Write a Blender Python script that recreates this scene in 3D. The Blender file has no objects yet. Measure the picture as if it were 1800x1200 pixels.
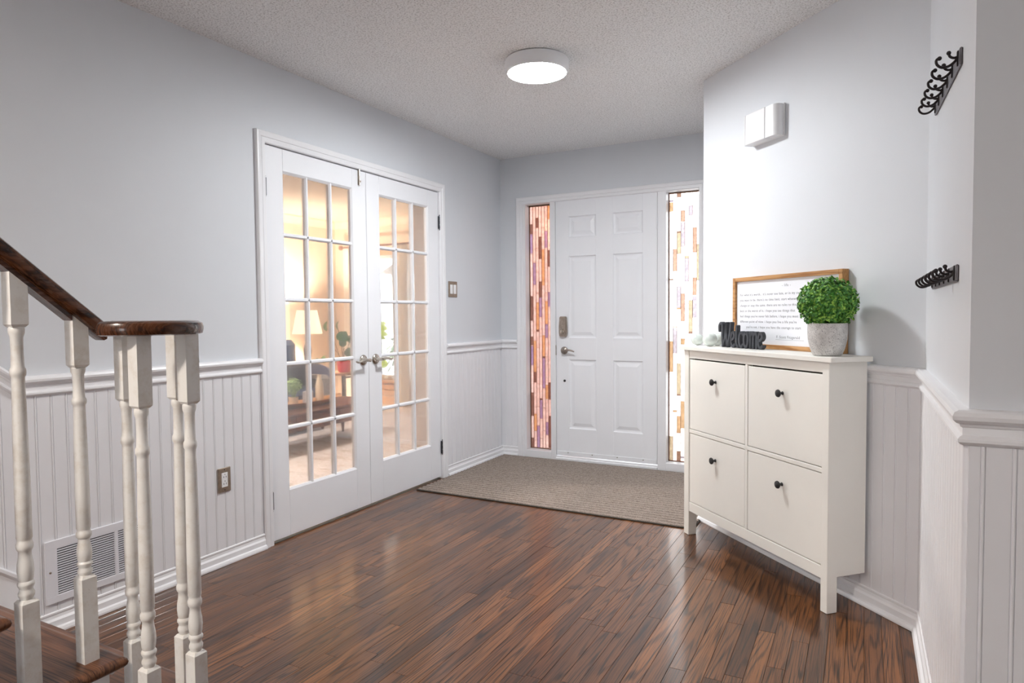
import bpy, bmesh, math, random
from mathutils import Vector, Matrix
random.seed(7)
PI = math.pi
S = bpy.context.scene
COL = S.collection

# ------------------------------------------------------------------ camera
cam_d = bpy.data.cameras.new('camera'); cam = bpy.data.objects.new('camera', cam_d); COL.objects.link(cam)
cam_d.sensor_width = 36.0; cam_d.lens = 1164.91 / 1800 * 36.0; cam_d.clip_start = 0.02; cam_d.clip_end = 200
YAW, PITCH, ROLL = -0.4875, -0.0405, -0.0088
_f = Vector((math.sin(YAW)*math.cos(PITCH), math.cos(YAW)*math.cos(PITCH), math.sin(PITCH)))
_r = Vector((math.cos(YAW), -math.sin(YAW), 0)); _u = _r.cross(_f)
_r2 = _r*math.cos(ROLL) + _u*math.sin(ROLL); _u2 = -_r*math.sin(ROLL) + _u*math.cos(ROLL)
cam.matrix_world = Matrix(((_r2.x, _u2.x, -_f.x, 2.6735), (_r2.y, _u2.y, -_f.y, -4.8545), (_r2.z, _u2.z, -_f.z, 1.1724), (0, 0, 0, 1)))
S.camera = cam

# ------------------------------------------------------------------ world, light levels, exposure
W = bpy.data.worlds.new('overcast_sky'); S.world = W; W.use_nodes = True
W.node_tree.nodes['Background'].inputs[0].default_value = (0.94, 0.97, 1.0, 1)
W.node_tree.nodes['Background'].inputs[1].default_value = 6.0
CEILING_LAMP = 124.0      # emission of the foyer fitting's diffuser
HALL_FILL = 225.0         # added fill lamp in the hall behind the camera, unseen
TABLE_LAMP_W = 190.0
LIVING_FILL = 460.0  # added lamp out of view, brightens the living room
vs = S.view_settings
vs.view_transform = 'Standard'; vs.look = 'None'; vs.gamma = 1.0; vs.use_curve_mapping = False; vs.exposure = 0.52
S.cycles.max_bounces = 8; S.cycles.diffuse_bounces = 4; S.cycles.transparent_max_bounces = 16
S.cycles.sample_clamp_indirect = 6.0; S.cycles.caustics_reflective = False; S.cycles.caustics_refractive = False

# ------------------------------------------------------------------ materials
def srgb(r, g, b):
    return tuple(((c/255)/12.92 if c/255 <= 0.04045 else ((c/255+0.055)/1.055)**2.4) for c in (r, g, b)) + (1,)
MATS = {}
class NT:
    def __init__(s, name):
        s.m = bpy.data.materials.new(name); s.m.use_nodes = True; s.t = s.m.node_tree; s.b = s.t.nodes['Principled BSDF']; MATS[name] = s.m
    def n(s, typ, **kw):
        o = s.t.nodes.new(typ)
        for k, v in kw.items():
            if k in o.inputs: o.inputs[k].default_value = v
            else: setattr(o, k, v)
        return o
    def l(s, a, b): s.t.links.new(a, b)
    def pos(s, scale=(1, 1, 1), rand=0.0, src='obj'):
        if src == 'world':
            g = s.n('ShaderNodeNewGeometry').outputs['Position']
        else:
            g = s.n('ShaderNodeTexCoord').outputs['Object']
        if rand:
            oi = s.n('ShaderNodeObjectInfo'); mu = s.n('ShaderNodeMath', operation='MULTIPLY'); mu.inputs[1].default_value = rand; s.l(oi.outputs['Random'], mu.inputs[0])
            ad = s.n('ShaderNodeVectorMath', operation='ADD'); s.l(g, ad.inputs[0]); s.l(mu.outputs[0], ad.inputs[1]); g = ad.outputs[0]
        m = s.n('ShaderNodeVectorMath', operation='MULTIPLY'); s.l(g, m.inputs[0]); m.inputs[1].default_value = scale
        return m.outputs[0]
    def noise(s, vec, scale, detail=2.0, rough=0.5, dist=0.0):
        o = s.n('ShaderNodeTexNoise'); o.inputs['Scale'].default_value = scale; o.inputs['Detail'].default_value = detail
        o.inputs['Roughness'].default_value = rough; o.inputs['Distortion'].default_value = dist; s.l(vec, o.inputs['Vector']); return o.outputs['Fac']
    def ramp(s, fac, stops):
        o = s.n('ShaderNodeValToRGB'); e = o.color_ramp.elements
        while len(e) < len(stops): e.new(0.5)
        for el, (p, c) in zip(e, stops): el.position = p; el.color = c
        s.l(fac, o.inputs[0]); return o.outputs[0]
    def mix(s, a, b, fac=None, f=0.5, typ='MIX'):
        o = s.n('ShaderNodeMix', data_type='RGBA', blend_type=typ); o.inputs[0].default_value = f
        if fac is not None: s.l(fac, o.inputs[0])
        for x, i in ((a, 6), (b, 7)):
            if hasattr(x, 'links'): s.l(x, o.inputs[i])
            else: o.inputs[i].default_value = x
        return o.outputs[2]
    def bump(s, h, strength=0.3, dist=0.002):
        o = s.n('ShaderNodeBump'); o.inputs['Strength'].default_value = strength; o.inputs['Distance'].default_value = dist
        s.l(h, o.inputs['Height']); s.l(o.outputs[0], s.b.inputs['Normal'])
    def set(s, **kw):
        for k, v in kw.items(): s.b.inputs[k.replace('_', ' ')].default_value = v
        return s

def simple(name, c, rough=0.5, metal=0.0, noise=0.06, nscale=8.0, bump=0.0, bscale=200.0, spec=0.5):
    t = NT(name); v = t.pos()
    lo = tuple(x*(1-noise) for x in c[:3]) + (1,); hi = tuple(min(1, x*(1+noise)) for x in c[:3]) + (1,)
    t.l(t.ramp(t.noise(v, nscale, 3), [(0.3, lo), (0.7, hi)]), t.b.inputs['Base Color'])
    t.set(Roughness=rough, Metallic=metal); t.b.inputs['Specular IOR Level'].default_value = spec
    if bump: t.bump(t.noise(v, bscale, 3), bump, 0.001)
    return t.m
simple('wall_paint', srgb(219, 222, 227), 0.55, noise=0.012, nscale=3, bump=0.12, bscale=260)
simple('trim_white', srgb(240, 240, 243), 0.32, noise=0.015, nscale=5)
simple('bead_white', srgb(236, 236, 240), 0.42, noise=0.02, nscale=4)
simple('door_white', srgb(241, 242, 246), 0.38, noise=0.012, nscale=4)
simple('cabinet_white', srgb(238, 236, 230), 0.42, noise=0.012, nscale=6)
simple('plastic_white', srgb(240, 240, 242), 0.4, noise=0.01)
simple('vent_white', srgb(232, 232, 238), 0.45, noise=0.02)
simple('dark_gap', (0.02, 0.02, 0.02, 1), 0.9, noise=0.1)
simple('bronze_plate', srgb(156, 142, 128), 0.35, 0.75, noise=0.15, nscale=60)
simple('nickel', srgb(196, 188, 178), 0.24, 0.95, noise=0.1, nscale=40)
simple('pewter', srgb(160, 150, 142), 0.36, 0.85, noise=0.2, nscale=90)
simple('hinge_steel', srgb(100, 102, 108), 0.4, 0.9, noise=0.15, nscale=80)
simple('black_iron', srgb(40, 34, 36), 0.4, 0.5, noise=0.25, nscale=70, bump=0.2)
simple('plate_iron', srgb(112, 108, 112), 0.42, 0.6, noise=0.2, nscale=60)
simple('knob_black', srgb(44, 44, 46), 0.5, 0.1, noise=0.2, nscale=90)
simple('slate_sign', srgb(62, 64, 70), 0.75, 0.0, noise=0.2, nscale=60, bump=0.2)
simple('paper', srgb(236, 238, 244), 0.35, noise=0.004)
simple('ink', srgb(96, 98, 106), 0.7, noise=0.02)
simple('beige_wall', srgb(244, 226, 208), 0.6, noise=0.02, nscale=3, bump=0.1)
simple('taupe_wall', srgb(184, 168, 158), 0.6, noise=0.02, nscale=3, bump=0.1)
simple('peach_wood', srgb(216, 178, 146), 0.5, noise=0.08, nscale=14)
simple('curtain', srgb(252, 244, 234), 0.85, noise=0.04, nscale=20)
simple('navy_fabric', srgb(62, 74, 104), 0.9, noise=0.25, nscale=45, bump=0.3)
simple('charcoal_fabric', srgb(66, 60, 64), 0.92, noise=0.25, nscale=60, bump=0.3)
simple('grey_fabric', srgb(168, 162, 160), 0.92, noise=0.25, nscale=70, bump=0.4)
simple('blue_grey_fabric', srgb(136, 136, 158), 0.88, noise=0.12, nscale=50, bump=0.3)
simple('red_glaze', srgb(222, 62, 62), 0.3, noise=0.06)
simple('cream_glaze', srgb(226, 206, 180), 0.45, noise=0.08, nscale=20)
simple('tan_pot', srgb(206, 186, 160), 0.8, noise=0.1, nscale=40, bump=0.3)
simple('leaf_green', srgb(72, 118, 66), 0.45, noise=0.35, nscale=9)
simple('leaf_lime', srgb(176, 220, 36), 0.5, noise=0.2, nscale=14)
simple('leaf_pale', srgb(142, 168, 104), 0.6, noise=0.4, nscale=30)
simple('stem_brown', srgb(104, 84, 62), 0.7, noise=0.2, nscale=40)
simple('soil', srgb(62, 44, 34), 0.95, noise=0.3, nscale=90)
simple('pale_drive', srgb(232, 230, 226), 0.95, noise=0.06, nscale=3)
simple('porch_stone', srgb(226, 222, 218), 0.9, noise=0.12, nscale=8)
simple('bark', srgb(120, 108, 100), 0.9, noise=0.2, nscale=20)
simple('shrub_green', srgb(92, 116, 88), 0.8, noise=0.4, nscale=12)
simple('house_stone', srgb(226, 220, 214), 0.9, noise=0.08, nscale=5)

t = NT('ceiling_popcorn'); v = t.pos()
t.l(t.ramp(t.noise(v, 130, 3, 0.6), [(0.34, srgb(208, 207, 207)), (0.52, srgb(252, 252, 252))]), t.b.inputs['Base Color']); t.set(Roughness=0.95)
t.bump(t.noise(v, 125, 4, 0.65), 0.8, 0.005)
t = NT('ceiling_warm'); v = t.pos()
t.l(t.ramp(t.noise(v, 120, 3, 0.6), [(0.35, srgb(220, 205, 190)), (0.62, srgb(240, 228, 214))]), t.b.inputs['Base Color']); t.set(Roughness=0.95)
t.bump(t.noise(v, 110, 4, 0.65), 0.9, 0.004)

def wood(name, dark, mid, light, along='y', freq=52.0, rough=0.3, coat=0.35, rand=37.0, tone=0.55, grain=1.0, src='world'):
    t = NT(name)
    sc = {'y': (1, 0.075, 0.3), 'x': (0.075, 1, 0.3), 'z': (1, 0.3, 0.075)}[along]
    p = t.pos(sc, rand, src)
    q_ = t.pos({'y': (1, 0.055, 0.3), 'x': (0.055, 1, 0.3), 'z': (1, 0.3, 0.055)}[along], rand, src)
    nn = t.noise(q_, 13.0, 1.2, 0.45)
    mu = t.n('ShaderNodeMath', operation='MULTIPLY'); mu.inputs[1].default_value = freq*1.9; t.l(nn, mu.inputs[0])
    sn = t.n('ShaderNodeMath', operation='SINE'); t.l(mu.outputs[0], sn.inputs[0])
    sf = {'y': (380, 5, 60), 'x': (5, 380, 60), 'z': (380, 60, 5)}[along]
    fine = t.noise(t.pos(sf, rand, src), 1.0, 3.0, 0.65)
    big = t.noise(t.pos({'y': (9, 0.9, 1), 'x': (0.9, 9, 1), 'z': (9, 1, 0.9)}[along], rand, src), 1.0, 2.0)
    oi = t.n('ShaderNodeObjectInfo')
    base = t.ramp(oi.outputs['Random'], [(0.0, mid), (0.25, tuple(a*0.45+b*0.55 for a, b in zip(mid, light))), (0.5, tuple(a*0.5+b*0.5 for a, b in zip(mid, dark))), (0.72, tuple(a*0.8+b*0.2 for a, b in zip(mid, light))), (0.88, light), (1.0, tuple(a*0.7+b*0.3 for a, b in zip(mid, dark)))])
    base = t.mix(base, light, big, typ='SOFT_LIGHT') if False else t.mix(base, t.ramp(big, [(0.3, dark), (0.7, light)]), f=0.35)
    g1 = t.ramp(sn.outputs[0], [(0.0, (0, 0, 0, 1)), (0.35, (0.10, 0.10, 0.10, 1)), (0.95, (1, 1, 1, 1))])
    pore = t.ramp(fine, [(0.40, (1, 1, 1, 1)), (0.66, (0.25, 0.25, 0.25, 1))]); g1 = t.mix(g1, pore, f=1.0, typ='MULTIPLY')
    c = t.mix(base, dark, g1)
    g2 = t.ramp(fine, [(0.36, (0.8*grain,)*3 + (1,)), (0.52, (0, 0, 0, 1))])
    c = t.mix(c, dark, g2)
    t.l(c, t.b.inputs['Base Color'])
    rr = t.n('ShaderNodeMapRange'); rr.inputs[3].default_value = rough*0.8; rr.inputs[4].default_value = rough*1.35; t.l(fine, rr.inputs[0]); t.l(rr.outputs[0], t.b.inputs['Roughness'])
    t.b.inputs['Coat Weight'].default_value = coat; t.b.inputs['Coat Roughness'].default_value = rough*0.36; t.b.inputs['Specular IOR Level'].default_value = 0.25
    t.bump(fine, 0.16, 0.0006)
    return t.m
wood('oak_floor', srgb(36, 20, 12), srgb(98, 60, 36), srgb(148, 96, 56), 'y', 52, rough=0.38, coat=0.65)
wood('oak_tread', srgb(56, 32, 22), srgb(112, 72, 50), srgb(138, 92, 62), 'x', 40)
wood('rail_wood', srgb(44, 24, 16), srgb(94, 56, 34), srgb(116, 70, 42), 'y', 60, rough=0.25, coat=0.5)
wood('frame_oak', srgb(150, 102, 60), srgb(196, 148, 96), srgb(214, 168, 118), 'x', 80, rough=0.45, coat=0.0, src='obj')
wood('table_wood', srgb(72, 40, 28), srgb(124, 76, 54), srgb(168, 110, 80), 'y', 40)
wood('tray_wood', srgb(150, 92, 50), srgb(206, 150, 96), srgb(222, 170, 116), 'y', 30, rough=0.5, coat=0.0)
wood('stool_wood', srgb(140, 92, 62), srgb(192, 148, 112), srgb(214, 176, 140), 'x', 30, rough=0.5, coat=0.0)

t = NT('aged_paint'); v = t.pos(rand=11.0, src='world')
st = t.ramp(t.noise(v, 26, 5, 0.7), [(0.48, srgb(236, 234, 230)), (0.80, srgb(216, 208, 196))])
sp = t.ramp(t.noise(t.pos((1, 1, 0.5), 5.0, 'world'), 170, 3, 0.6), [(0.68, (0, 0, 0, 1)), (0.78, (0.35, 0.35, 0.35, 1))])
t.l(t.mix(st, srgb(168, 152, 134), sp), t.b.inputs['Base Color']); t.set(Roughness=0.38)

t = NT('rug_ribs'); v = t.pos()
a = t.noise(t.pos((60, 220, 60)), 1.0, 3, 0.7)
b = t.noise(v, 260, 2, 0.6)
t.l(t.mix(t.ramp(a, [(0.30, srgb(108, 96, 89)), (0.66, srgb(172, 159, 150))]), t.ramp(b, [(0.35, srgb(92, 81, 75)), (0.62, srgb(182, 169, 160))]), f=0.5), t.b.inputs['Base Color'])
t.set(Roughness=0.97); t.bump(b, 0.5, 0.002); t.b.inputs['Specular IOR Level'].default_value = 0.1
simple('rug_binding', srgb(66, 60, 54), 0.95, noise=0.2, nscale=80)

t = NT('faded_carpet'); v = t.pos()
a = t.noise(t.pos((3.2, 7, 1)), 1.0, 6, 0.75, 1.2); b = t.noise(v, 34, 4, 0.7)
c = t.ramp(a, [(0.30, srgb(160, 124, 120)), (0.44, srgb(216, 200, 196)), (0.56, srgb(238, 230, 227)), (0.70, srgb(206, 184, 180))])
t.l(t.mix(c, t.ramp(b, [(0.34, srgb(160, 120, 114)), (0.5, srgb(240, 232, 228))]), f=0.35), t.b.inputs['Base Color']); t.set(Roughness=0.97); t.bump(b, 0.4, 0.003)

t = NT('speckled_concrete'); v = t.pos()
sp = t.ramp(t.noise(v, 330, 2, 0.5), [(0.58, (0, 0, 0, 1)), (0.64, (1, 1, 1, 1))])
t.l(t.mix(t.ramp(t.noise(v, 40, 3), [(0.3, srgb(196, 194, 192)), (0.7, srgb(222, 220, 218))]), srgb(128, 126, 128), sp), t.b.inputs['Base Color']); t.set(Roughness=0.8); t.bump(t.noise(v, 330, 2), 0.4, 0.001)

t = NT('pearl_ceramic'); v = t.pos()
t.l(t.ramp(t.noise(v, 30, 3), [(0.3, srgb(196, 206, 202)), (0.7, srgb(224, 230, 226))]), t.b.inputs['Base Color']); t.set(Roughness=0.16); t.b.inputs['Coat Weight'].default_value = 0.6

t = NT('boxwood'); oi = t.pos()
t.l(t.ramp(t.noise(t.pos(), 62, 3, 0.75), [(0.32, srgb(26, 78, 34)), (0.5, srgb(74, 142, 50)), (0.66, srgb(164, 206, 84))]), t.b.inputs['Base Color']); t.set(Roughness=0.5)

t = NT('exterior_brick'); v = t.pos()
br = t.n('ShaderNodeTexBrick'); br.inputs['Scale'].default_value = 1.0; br.inputs['Brick Width'].default_value = 0.21; br.inputs['Row Height'].default_value = 0.07; br.inputs['Mortar Size'].default_value = 0.008
br.inputs['Color1'].default_value = srgb(176, 128, 116); br.inputs['Color2'].default_value = srgb(196, 150, 136); br.inputs['Mortar'].default_value = srgb(200, 186, 178)
mp = t.n('ShaderNodeMapping'); mp.inputs['Rotation'].default_value = (PI/2, 0, PI/2); t.l(t.n('ShaderNodeTexCoord').outputs['Object'], mp.inputs[0])
sx = t.n('ShaderNodeSeparateXYZ'); cx = t.n('ShaderNodeCombineXYZ'); t.l(t.n('ShaderNodeTexCoord').outputs['Object'], sx.inputs[0]); t.l(sx.outputs[1], cx.inputs[0]); t.l(sx.outputs[2], cx.inputs[1])
t.l(cx.outputs[0], br.inputs['Vector']); t.l(br.outputs['Color'], t.b.inputs['Base Color']); t.set(Roughness=0.9)

def glass(name, tint, translucent=0.0, gloss=0.06):
    t = NT(name); t.t.nodes.remove(t.b); out = t.t.nodes['Material Output']
    tint = tuple(x**.5 for x in tint[:3])+(1,); tr = t.n('ShaderNodeBsdfTransparent'); tr.inputs[0].default_value = tint
    gl = t.n('ShaderNodeBsdfGlossy'); gl.inputs['Roughness'].default_value = 0.04
    lw = t.n('ShaderNodeFresnel'); lw.inputs[0].default_value = 1.45
    mu = t.n('ShaderNodeMath', operation='MULTIPLY'); mu.inputs[1].default_value = gloss/0.04*0.5; t.l(lw.outputs[0], mu.inputs[0])
    cur = tr.outputs[0]
    if translucent:
        tl = t.n('ShaderNodeBsdfTranslucent')
        nz = t.noise(t.pos(src='world'), 60, 3)
        c = t.ramp(nz, [(0.3, tuple(x*0.82 for x in tint[:3]) + (1,)), (0.7, tint)]); t.l(c, tl.inputs[0]); t.l(c, tr.inputs[0])
        mx = t.n('ShaderNodeMixShader'); mx.inputs[0].default_value = translucent; t.l(cur, mx.inputs[1]); t.l(tl.outputs[0], mx.inputs[2]); cur = mx.outputs[0]
    m2 = t.n('ShaderNodeMixShader'); t.l(mu.outputs[0], m2.inputs[0]); t.l(cur, m2.inputs[1]); t.l(gl.outputs[0], m2.inputs[2]); t.l(m2.outputs[0], out.inputs[0])
    return t.m
glass('clear_glass', (0.97, 0.98, 0.975, 1))
GT = 0.35
glass('stain_rose', srgb(161, 137, 130), GT); glass('stain_brown', srgb(90, 62, 54), GT)
glass('stain_purple', srgb(114, 92, 113), GT); glass('stain_tan', srgb(150, 111, 79), GT)  # left sidelight set; the dimmer brick backdrop is worked into these tints
glass('stain_clear', (.80, .79, .77, 1), .2); glass('stain_peach', (0.201, 0.123, 0.088, 1), .2)
glass('stain_lilac', (0.190, 0.167, 0.181, 1), .2); glass('stain_amber', (0.210, 0.168, 0.113, 1), .2); glass('stain_orange', (0.210, 0.132, 0.074, 1), .2); glass('stain_umber', (0.114, 0.066, 0.046, 1), .2); glass('stain_mauve', (0.145, 0.124, 0.142, 1), .2)  # same glass as the left sidelight, its sky-lit look worked into the tints
simple('lead_came', srgb(150, 112, 96), 0.5, 0.4, noise=0.2)

def emis(name, col, strength, base=(0.9, 0.9, 0.9, 1)):
    t = NT(name); t.b.inputs['Base Color'].default_value = base; t.b.inputs['Emission Color'].default_value = col; t.b.inputs['Emission Strength'].default_value = strength; t.set(Roughness=0.5); return t.m
emis('led_diffuser', (0.955, 0.985, 1.0, 1), CEILING_LAMP)
emis('hall_fill_diffuser', (1.0, 0.90, 0.80, 1), HALL_FILL)
emis('living_fill_diffuser', (1.0, 0.89, 0.78, 1), LIVING_FILL)
emis('lit_shade', (1.0, 0.80, 0.50, 1), 1.6, srgb(250, 236, 210))
emis('lantern_glow', (1.0, 0.72, 0.35, 1), 30.0)

# ------------------------------------------------------------------ mesh helpers
def mesh(name, V, F, mat, smooth=False):
    me = bpy.data.meshes.new(name); me.from_pydata([tuple(v) for v in V], [], F); me.update()
    if mat: me.materials.append(MATS[mat])
    if smooth: me.polygons.foreach_set('use_smooth', [True]*len(me.polygons))
    return me
def link(name, me, parent=None, loc=(0, 0, 0), rot=(0, 0, 0)):
    o = bpy.data.objects.new(name, me); COL.objects.link(o); o.location = loc; o.rotation_euler = rot
    if parent: o.parent = parent
    return o
def tag(o, label=None, cat=None, group=None, kind=None):
    if label: o['label'] = label
    if cat: o['category'] = cat
    if group: o['group'] = group
    if kind: o['kind'] = kind
    return o
def thing(name, label, cat, loc=(0, 0, 0), rz=0, group=None, kind=None):
    return tag(link(name, None, None, loc, (0, 0, rz)), label, cat, group, kind)
class MB:
    def __init__(s): s.V = []; s.F = []
    def add(s, V, F):
        k = len(s.V); s.V += [tuple(v) for v in V]; s.F += [tuple(i+k for i in f) for f in F]; return s
    def box(s, a, b, bev=0.0):
        x0, y0, z0 = a; x1, y1, z1 = b
        if x0 > x1: x0, x1 = x1, x0
        if y0 > y1: y0, y1 = y1, y0
        if z0 > z1: z0, z1 = z1, z0
        e = min(bev, (x1-x0)/2.01, (y1-y0)/2.01, (z1-z0)/2.01)
        if e <= 0:
            V = [(x, y, z) for x in (x0, x1) for y in (y0, y1) for z in (z0, z1)]
            return s.add(V, [(0, 1, 3, 2), (4, 6, 7, 5), (0, 4, 5, 1), (2, 3, 7, 6), (0, 2, 6, 4), (1, 5, 7, 3)])
        V = []; idx = {}
        for sx in (0, 1):
            for sy in (0, 1):
                for sz in (0, 1):
                    X, Y, Z = (x0, x1)[sx], (y0, y1)[sy], (z0, z1)[sz]; dx, dy, dz = (e, -e)[sx], (e, -e)[sy], (e, -e)[sz]
                    for k, p in enumerate(((X, Y+dy, Z+dz), (X+dx, Y, Z+dz), (X+dx, Y+dy, Z))):
                        idx[sx, sy, sz, k] = len(V); V.append(p)
        F = []
        i = lambda a_, b_, c_, k: idx[a_, b_, c_, k]
        for q in (0, 1):
            F.append([i(q, 0, 0, 0), i(q, 1, 0, 0), i(q, 1, 1, 0), i(q, 0, 1, 0)][::(1 if q else -1)])
            F.append([i(0, q, 0, 1), i(1, q, 0, 1), i(1, q, 1, 1), i(0, q, 1, 1)][::(-1 if q else 1)])
            F.append([i(0, 0, q, 2), i(1, 0, q, 2), i(1, 1, q, 2), i(0, 1, q, 2)][::(1 if q else -1)])
        for p in (0, 1):
            for q in (0, 1):
                w = 1 if p == q else -1
                F.append([i(p, q, 0, 0), i(p, q, 0, 1), i(p, q, 1, 1), i(p, q, 1, 0)][::-w])
                F.append([i(p, 0, q, 0), i(p, 0, q, 2), i(p, 1, q, 2), i(p, 1, q, 0)][::w])
                F.append([i(0, p, q, 1), i(0, p, q, 2), i(1, p, q, 2), i(1, p, q, 1)][::-w])
                for r_ in (0, 1):
                    w3 = 1 if (p+q+r_) % 2 else -1
                    F.append([i(p, q, r_, 0), i(p, q, r_, 1), i(p, q, r_, 2)][::w3])
        return s.add(V, F)
    def prism(s, poly, p0, ax, bx, ext):
        """polygon (a,b) in axes ax,bx at p0, extruded by vector ext"""
        p0, ax, bx, ext = Vector(p0), Vector(ax), Vector(bx), Vector(ext); n = len(poly)
        A = [p0+ax*a+bx*b for a, b in poly]; B = [p+ext for p in A]
        F = [tuple(range(n-1, -1, -1)), tuple(range(n, 2*n))] + [(i, (i+1) % n, n+(i+1) % n, n+i) for i in range(n)]
        return s.add(A+B, F)
    def lathe(s, prof, c=(0, 0, 0), seg=20, axis='z'):
        """prof [(r,h)] bottom to top"""
        n = len(prof); V = []
        for r_, h in prof:
            for k in range(seg):
                a = 2*PI*k/seg; x, y = r_*math.cos(a), r_*math.sin(a)
                V.append((c[0]+x, c[1]+y, c[2]+h) if axis == 'z' else ((c[0]+h, c[1]+x, c[2]+y) if axis == 'x' else (c[0]+y, c[1]+h, c[2]+x)))
        F = [(j*seg+k, j*seg+(k+1) % seg, (j+1)*seg+(k+1) % seg, (j+1)*seg+k) for j in range(n-1) for k in range(seg)]
        F.append(tuple(range(seg-1, -1, -1))); F.append(tuple(range((n-1)*seg, n*seg)))
        return s.add(V, F)
    def tube(s, path, rad, seg=8):
        P = [Vector(p) for p in path]; n = len(P); R = rad if isinstance(rad, (list, tuple)) else [rad]*n
        t0 = (P[1]-P[0]).normalized(); ref = Vector((0, 0, 1)) if abs(t0.z) < 0.9 else Vector((1, 0, 0)); sd = t0.cross(ref).normalized(); V = []
        for i in range(n):
            tg = (P[min(i+1, n-1)]-P[max(i-1, 0)]).normalized(); sd = (sd-tg*sd.dot(tg)).normalized(); up = sd.cross(tg)
            for k in range(seg):
                a = 2*PI*k/seg; V.append(P[i]+(sd*math.cos(a)+up*math.sin(a))*R[i])
        F = [(j*seg+k, j*seg+(k+1) % seg, (j+1)*seg+(k+1) % seg, (j+1)*seg+k) for j in range(n-1) for k in range(seg)]
        F.append(tuple(range(seg-1, -1, -1))); F.append(tuple(range((n-1)*seg, n*seg)))
        return s.add(V, F)
    def ball(s, c, r_, sx=1, sy=1, sz=1, seg=14, rings=9):
        pr = [(max(1e-4, math.sin(PI*i/rings))*r_, -math.cos(PI*i/rings)*r_) for i in range(rings+1)]
        k = len(s.V); s.lathe(pr, (0, 0, 0), seg)
        s.V[k:] = [(c[0]+x*sx, c[1]+y*sy, c[2]+z*sz) for x, y, z in s.V[k:]]; return s
    def build(s, name, mat, parent=None, loc=(0, 0, 0), rot=(0, 0, 0), smooth=False, fix=True):
        me = mesh(name, s.V, s.F, mat)
        if fix:
            bm = bmesh.new(); bm.from_mesh(me); bmesh.ops.recalc_face_normals(bm, faces=bm.faces); bm.to_mesh(me); bm.free()
        if smooth:
            me.polygons.foreach_set('use_smooth', [True]*len(me.polygons)); me.set_sharp_from_angle(angle=math.radians(38))
        return link(name, me, parent, loc, rot)
def catmull(P, n=8):
    P = [Vector(p) for p in P]; out = []
    Q = [2*P[0]-P[1]]+P+[2*P[-1]-P[-2]]
    for i in range(1, len(Q)-2):
        a, b, c, d = Q[i-1], Q[i], Q[i+1], Q[i+2]
        for k in range(n):
            u = k/n; out.append(0.5*((2*b)+(c-a)*u+(2*a-5*b+4*c-d)*u*u+(3*b-a-3*c+d)*u**3))
    return out+[P[-1]]
def mitred(path, prof, side, mapf, mb_per_seg=True):
    """path 2D points; prof [(off,h)] closed polygon; offset to `side` (+1 left of travel); one mesh builder for each segment"""
    P = [Vector(p) for p in path]; n = len(P); D = [(P[i+1]-P[i]).normalized() for i in range(n-1)]
    N = [Vector((-d.y, d.x))*side for d in D]; M = []
    for i in range(n):
        if i == 0: M.append(N[0])
        elif i == n-1: M.append(N[-1])
        else:
            m = (N[i-1]+N[i]).normalized(); M.append(m/max(0.2, m.dot(N[i])))
    out = []
    for i in range(n-1):
        mb = MB(); k = len(prof); V = []
        for j in (i, i+1):
            for off, h in prof: q = P[j]+M[j]*off; V.append(mapf(q.x, q.y, h))
        mb.add(V, [tuple(range(k)), tuple(range(2*k-1, k-1, -1))]+[(a, k+a, k+(a+1) % k, (a+1) % k) for a in range(k)]); out.append(mb)
    return out
RAIL = [(0, .966), (.02, .965), (.028, .961), (.032, .953), (.031, .945), (.024, .938), (.018, .936), (.016, .930), (.012, .928), (.012, .912), (.017, .909), (.021, .904), (.021, .898), (.016, .893), (.010, .890), (0, .890)]
BASE = [(0, .078), (.008, .078), (.013, .074), (.013, .068), (.010, .064), (.012, .052), (.018, .044), (.018, .022), (.026, .018), (.030, .008), (.030, 0.001), (0, 0.001)]
CAS = [(0, .0), (0, .010), (.004, .014), (.022, .015), (.026, .013), (.030, .017), (.048, .020), (.055, .019), (.058, .014), (.058, 0)]
plan = lambda x, y, h: (x, y, h)

H = 2.453
FY0, FY1, FTOP = -2.460, -0.908, 2.046      # french door opening on the left wall
DX0, DX1 = 0.215, 1.632                     # front door unit opening on the back wall
P5 = Vector((1.8798, -1.0669, 0)); XR = 2.872; YC = -2.0591; YE = -3.18
U = Vector((1, -1, 0)).normalized(); NV = Vector((-1, -1, 0)).normalized()

# ------------------------------------------------------------------ the setting: shell
w = MB()
w.box((-.12, -8.5, 0), (0, FY0-.012, H)); w.box((-.12, FY1+.012, 0), (0, 0.16, H)); w.box((-.12, FY0-.012, FTOP+.012), (0, FY1+.012, H))
wall_left = tag(w.build('wall_left', 'wall_paint'), 'pale grey painted wall with the glazed double doors', 'wall', kind='structure')
w = MB(); w.box((0, 0, 0), (DX0-.04, .16, H)); w.box((DX1+.04, 0, 0), (2.0, .16, H)); w.box((DX0-.04, 0, 2.10), (DX1+.04, .16, H))
wall_back = tag(w.build('wall_back', 'wall_paint'), 'pale grey wall around the front door', 'wall', kind='structure')
w = MB(); w.prism([(P5.x, 0), (P5.x, P5.y), (XR, YC), (XR+.12, YC+.05), (2.03, P5.y+.13), (2.03, 0)], (0, 0, 0), (1, 0, 0), (0, 1, 0), (0, 0, H))
wall_diag = tag(w.build('wall_diagonal', 'wall_paint'), 'pale grey angled wall behind the white shoe cabinet', 'wall', kind='structure')
w = MB(); w.box((XR, YE, 0), (XR+.12, YC, H))
wall_right = tag(w.build('wall_right', 'wall_paint'), 'narrow grey wall carrying two hook racks', 'wall', kind='structure')
w = MB(); w.box((XR+.12, YE, 0), (6.0, YE+.12, H))
wall_near = tag(w.build('wall_near', 'wall_paint'), 'shaded grey wall at the frame edge beyond the hook racks', 'wall', kind='structure')
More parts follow.
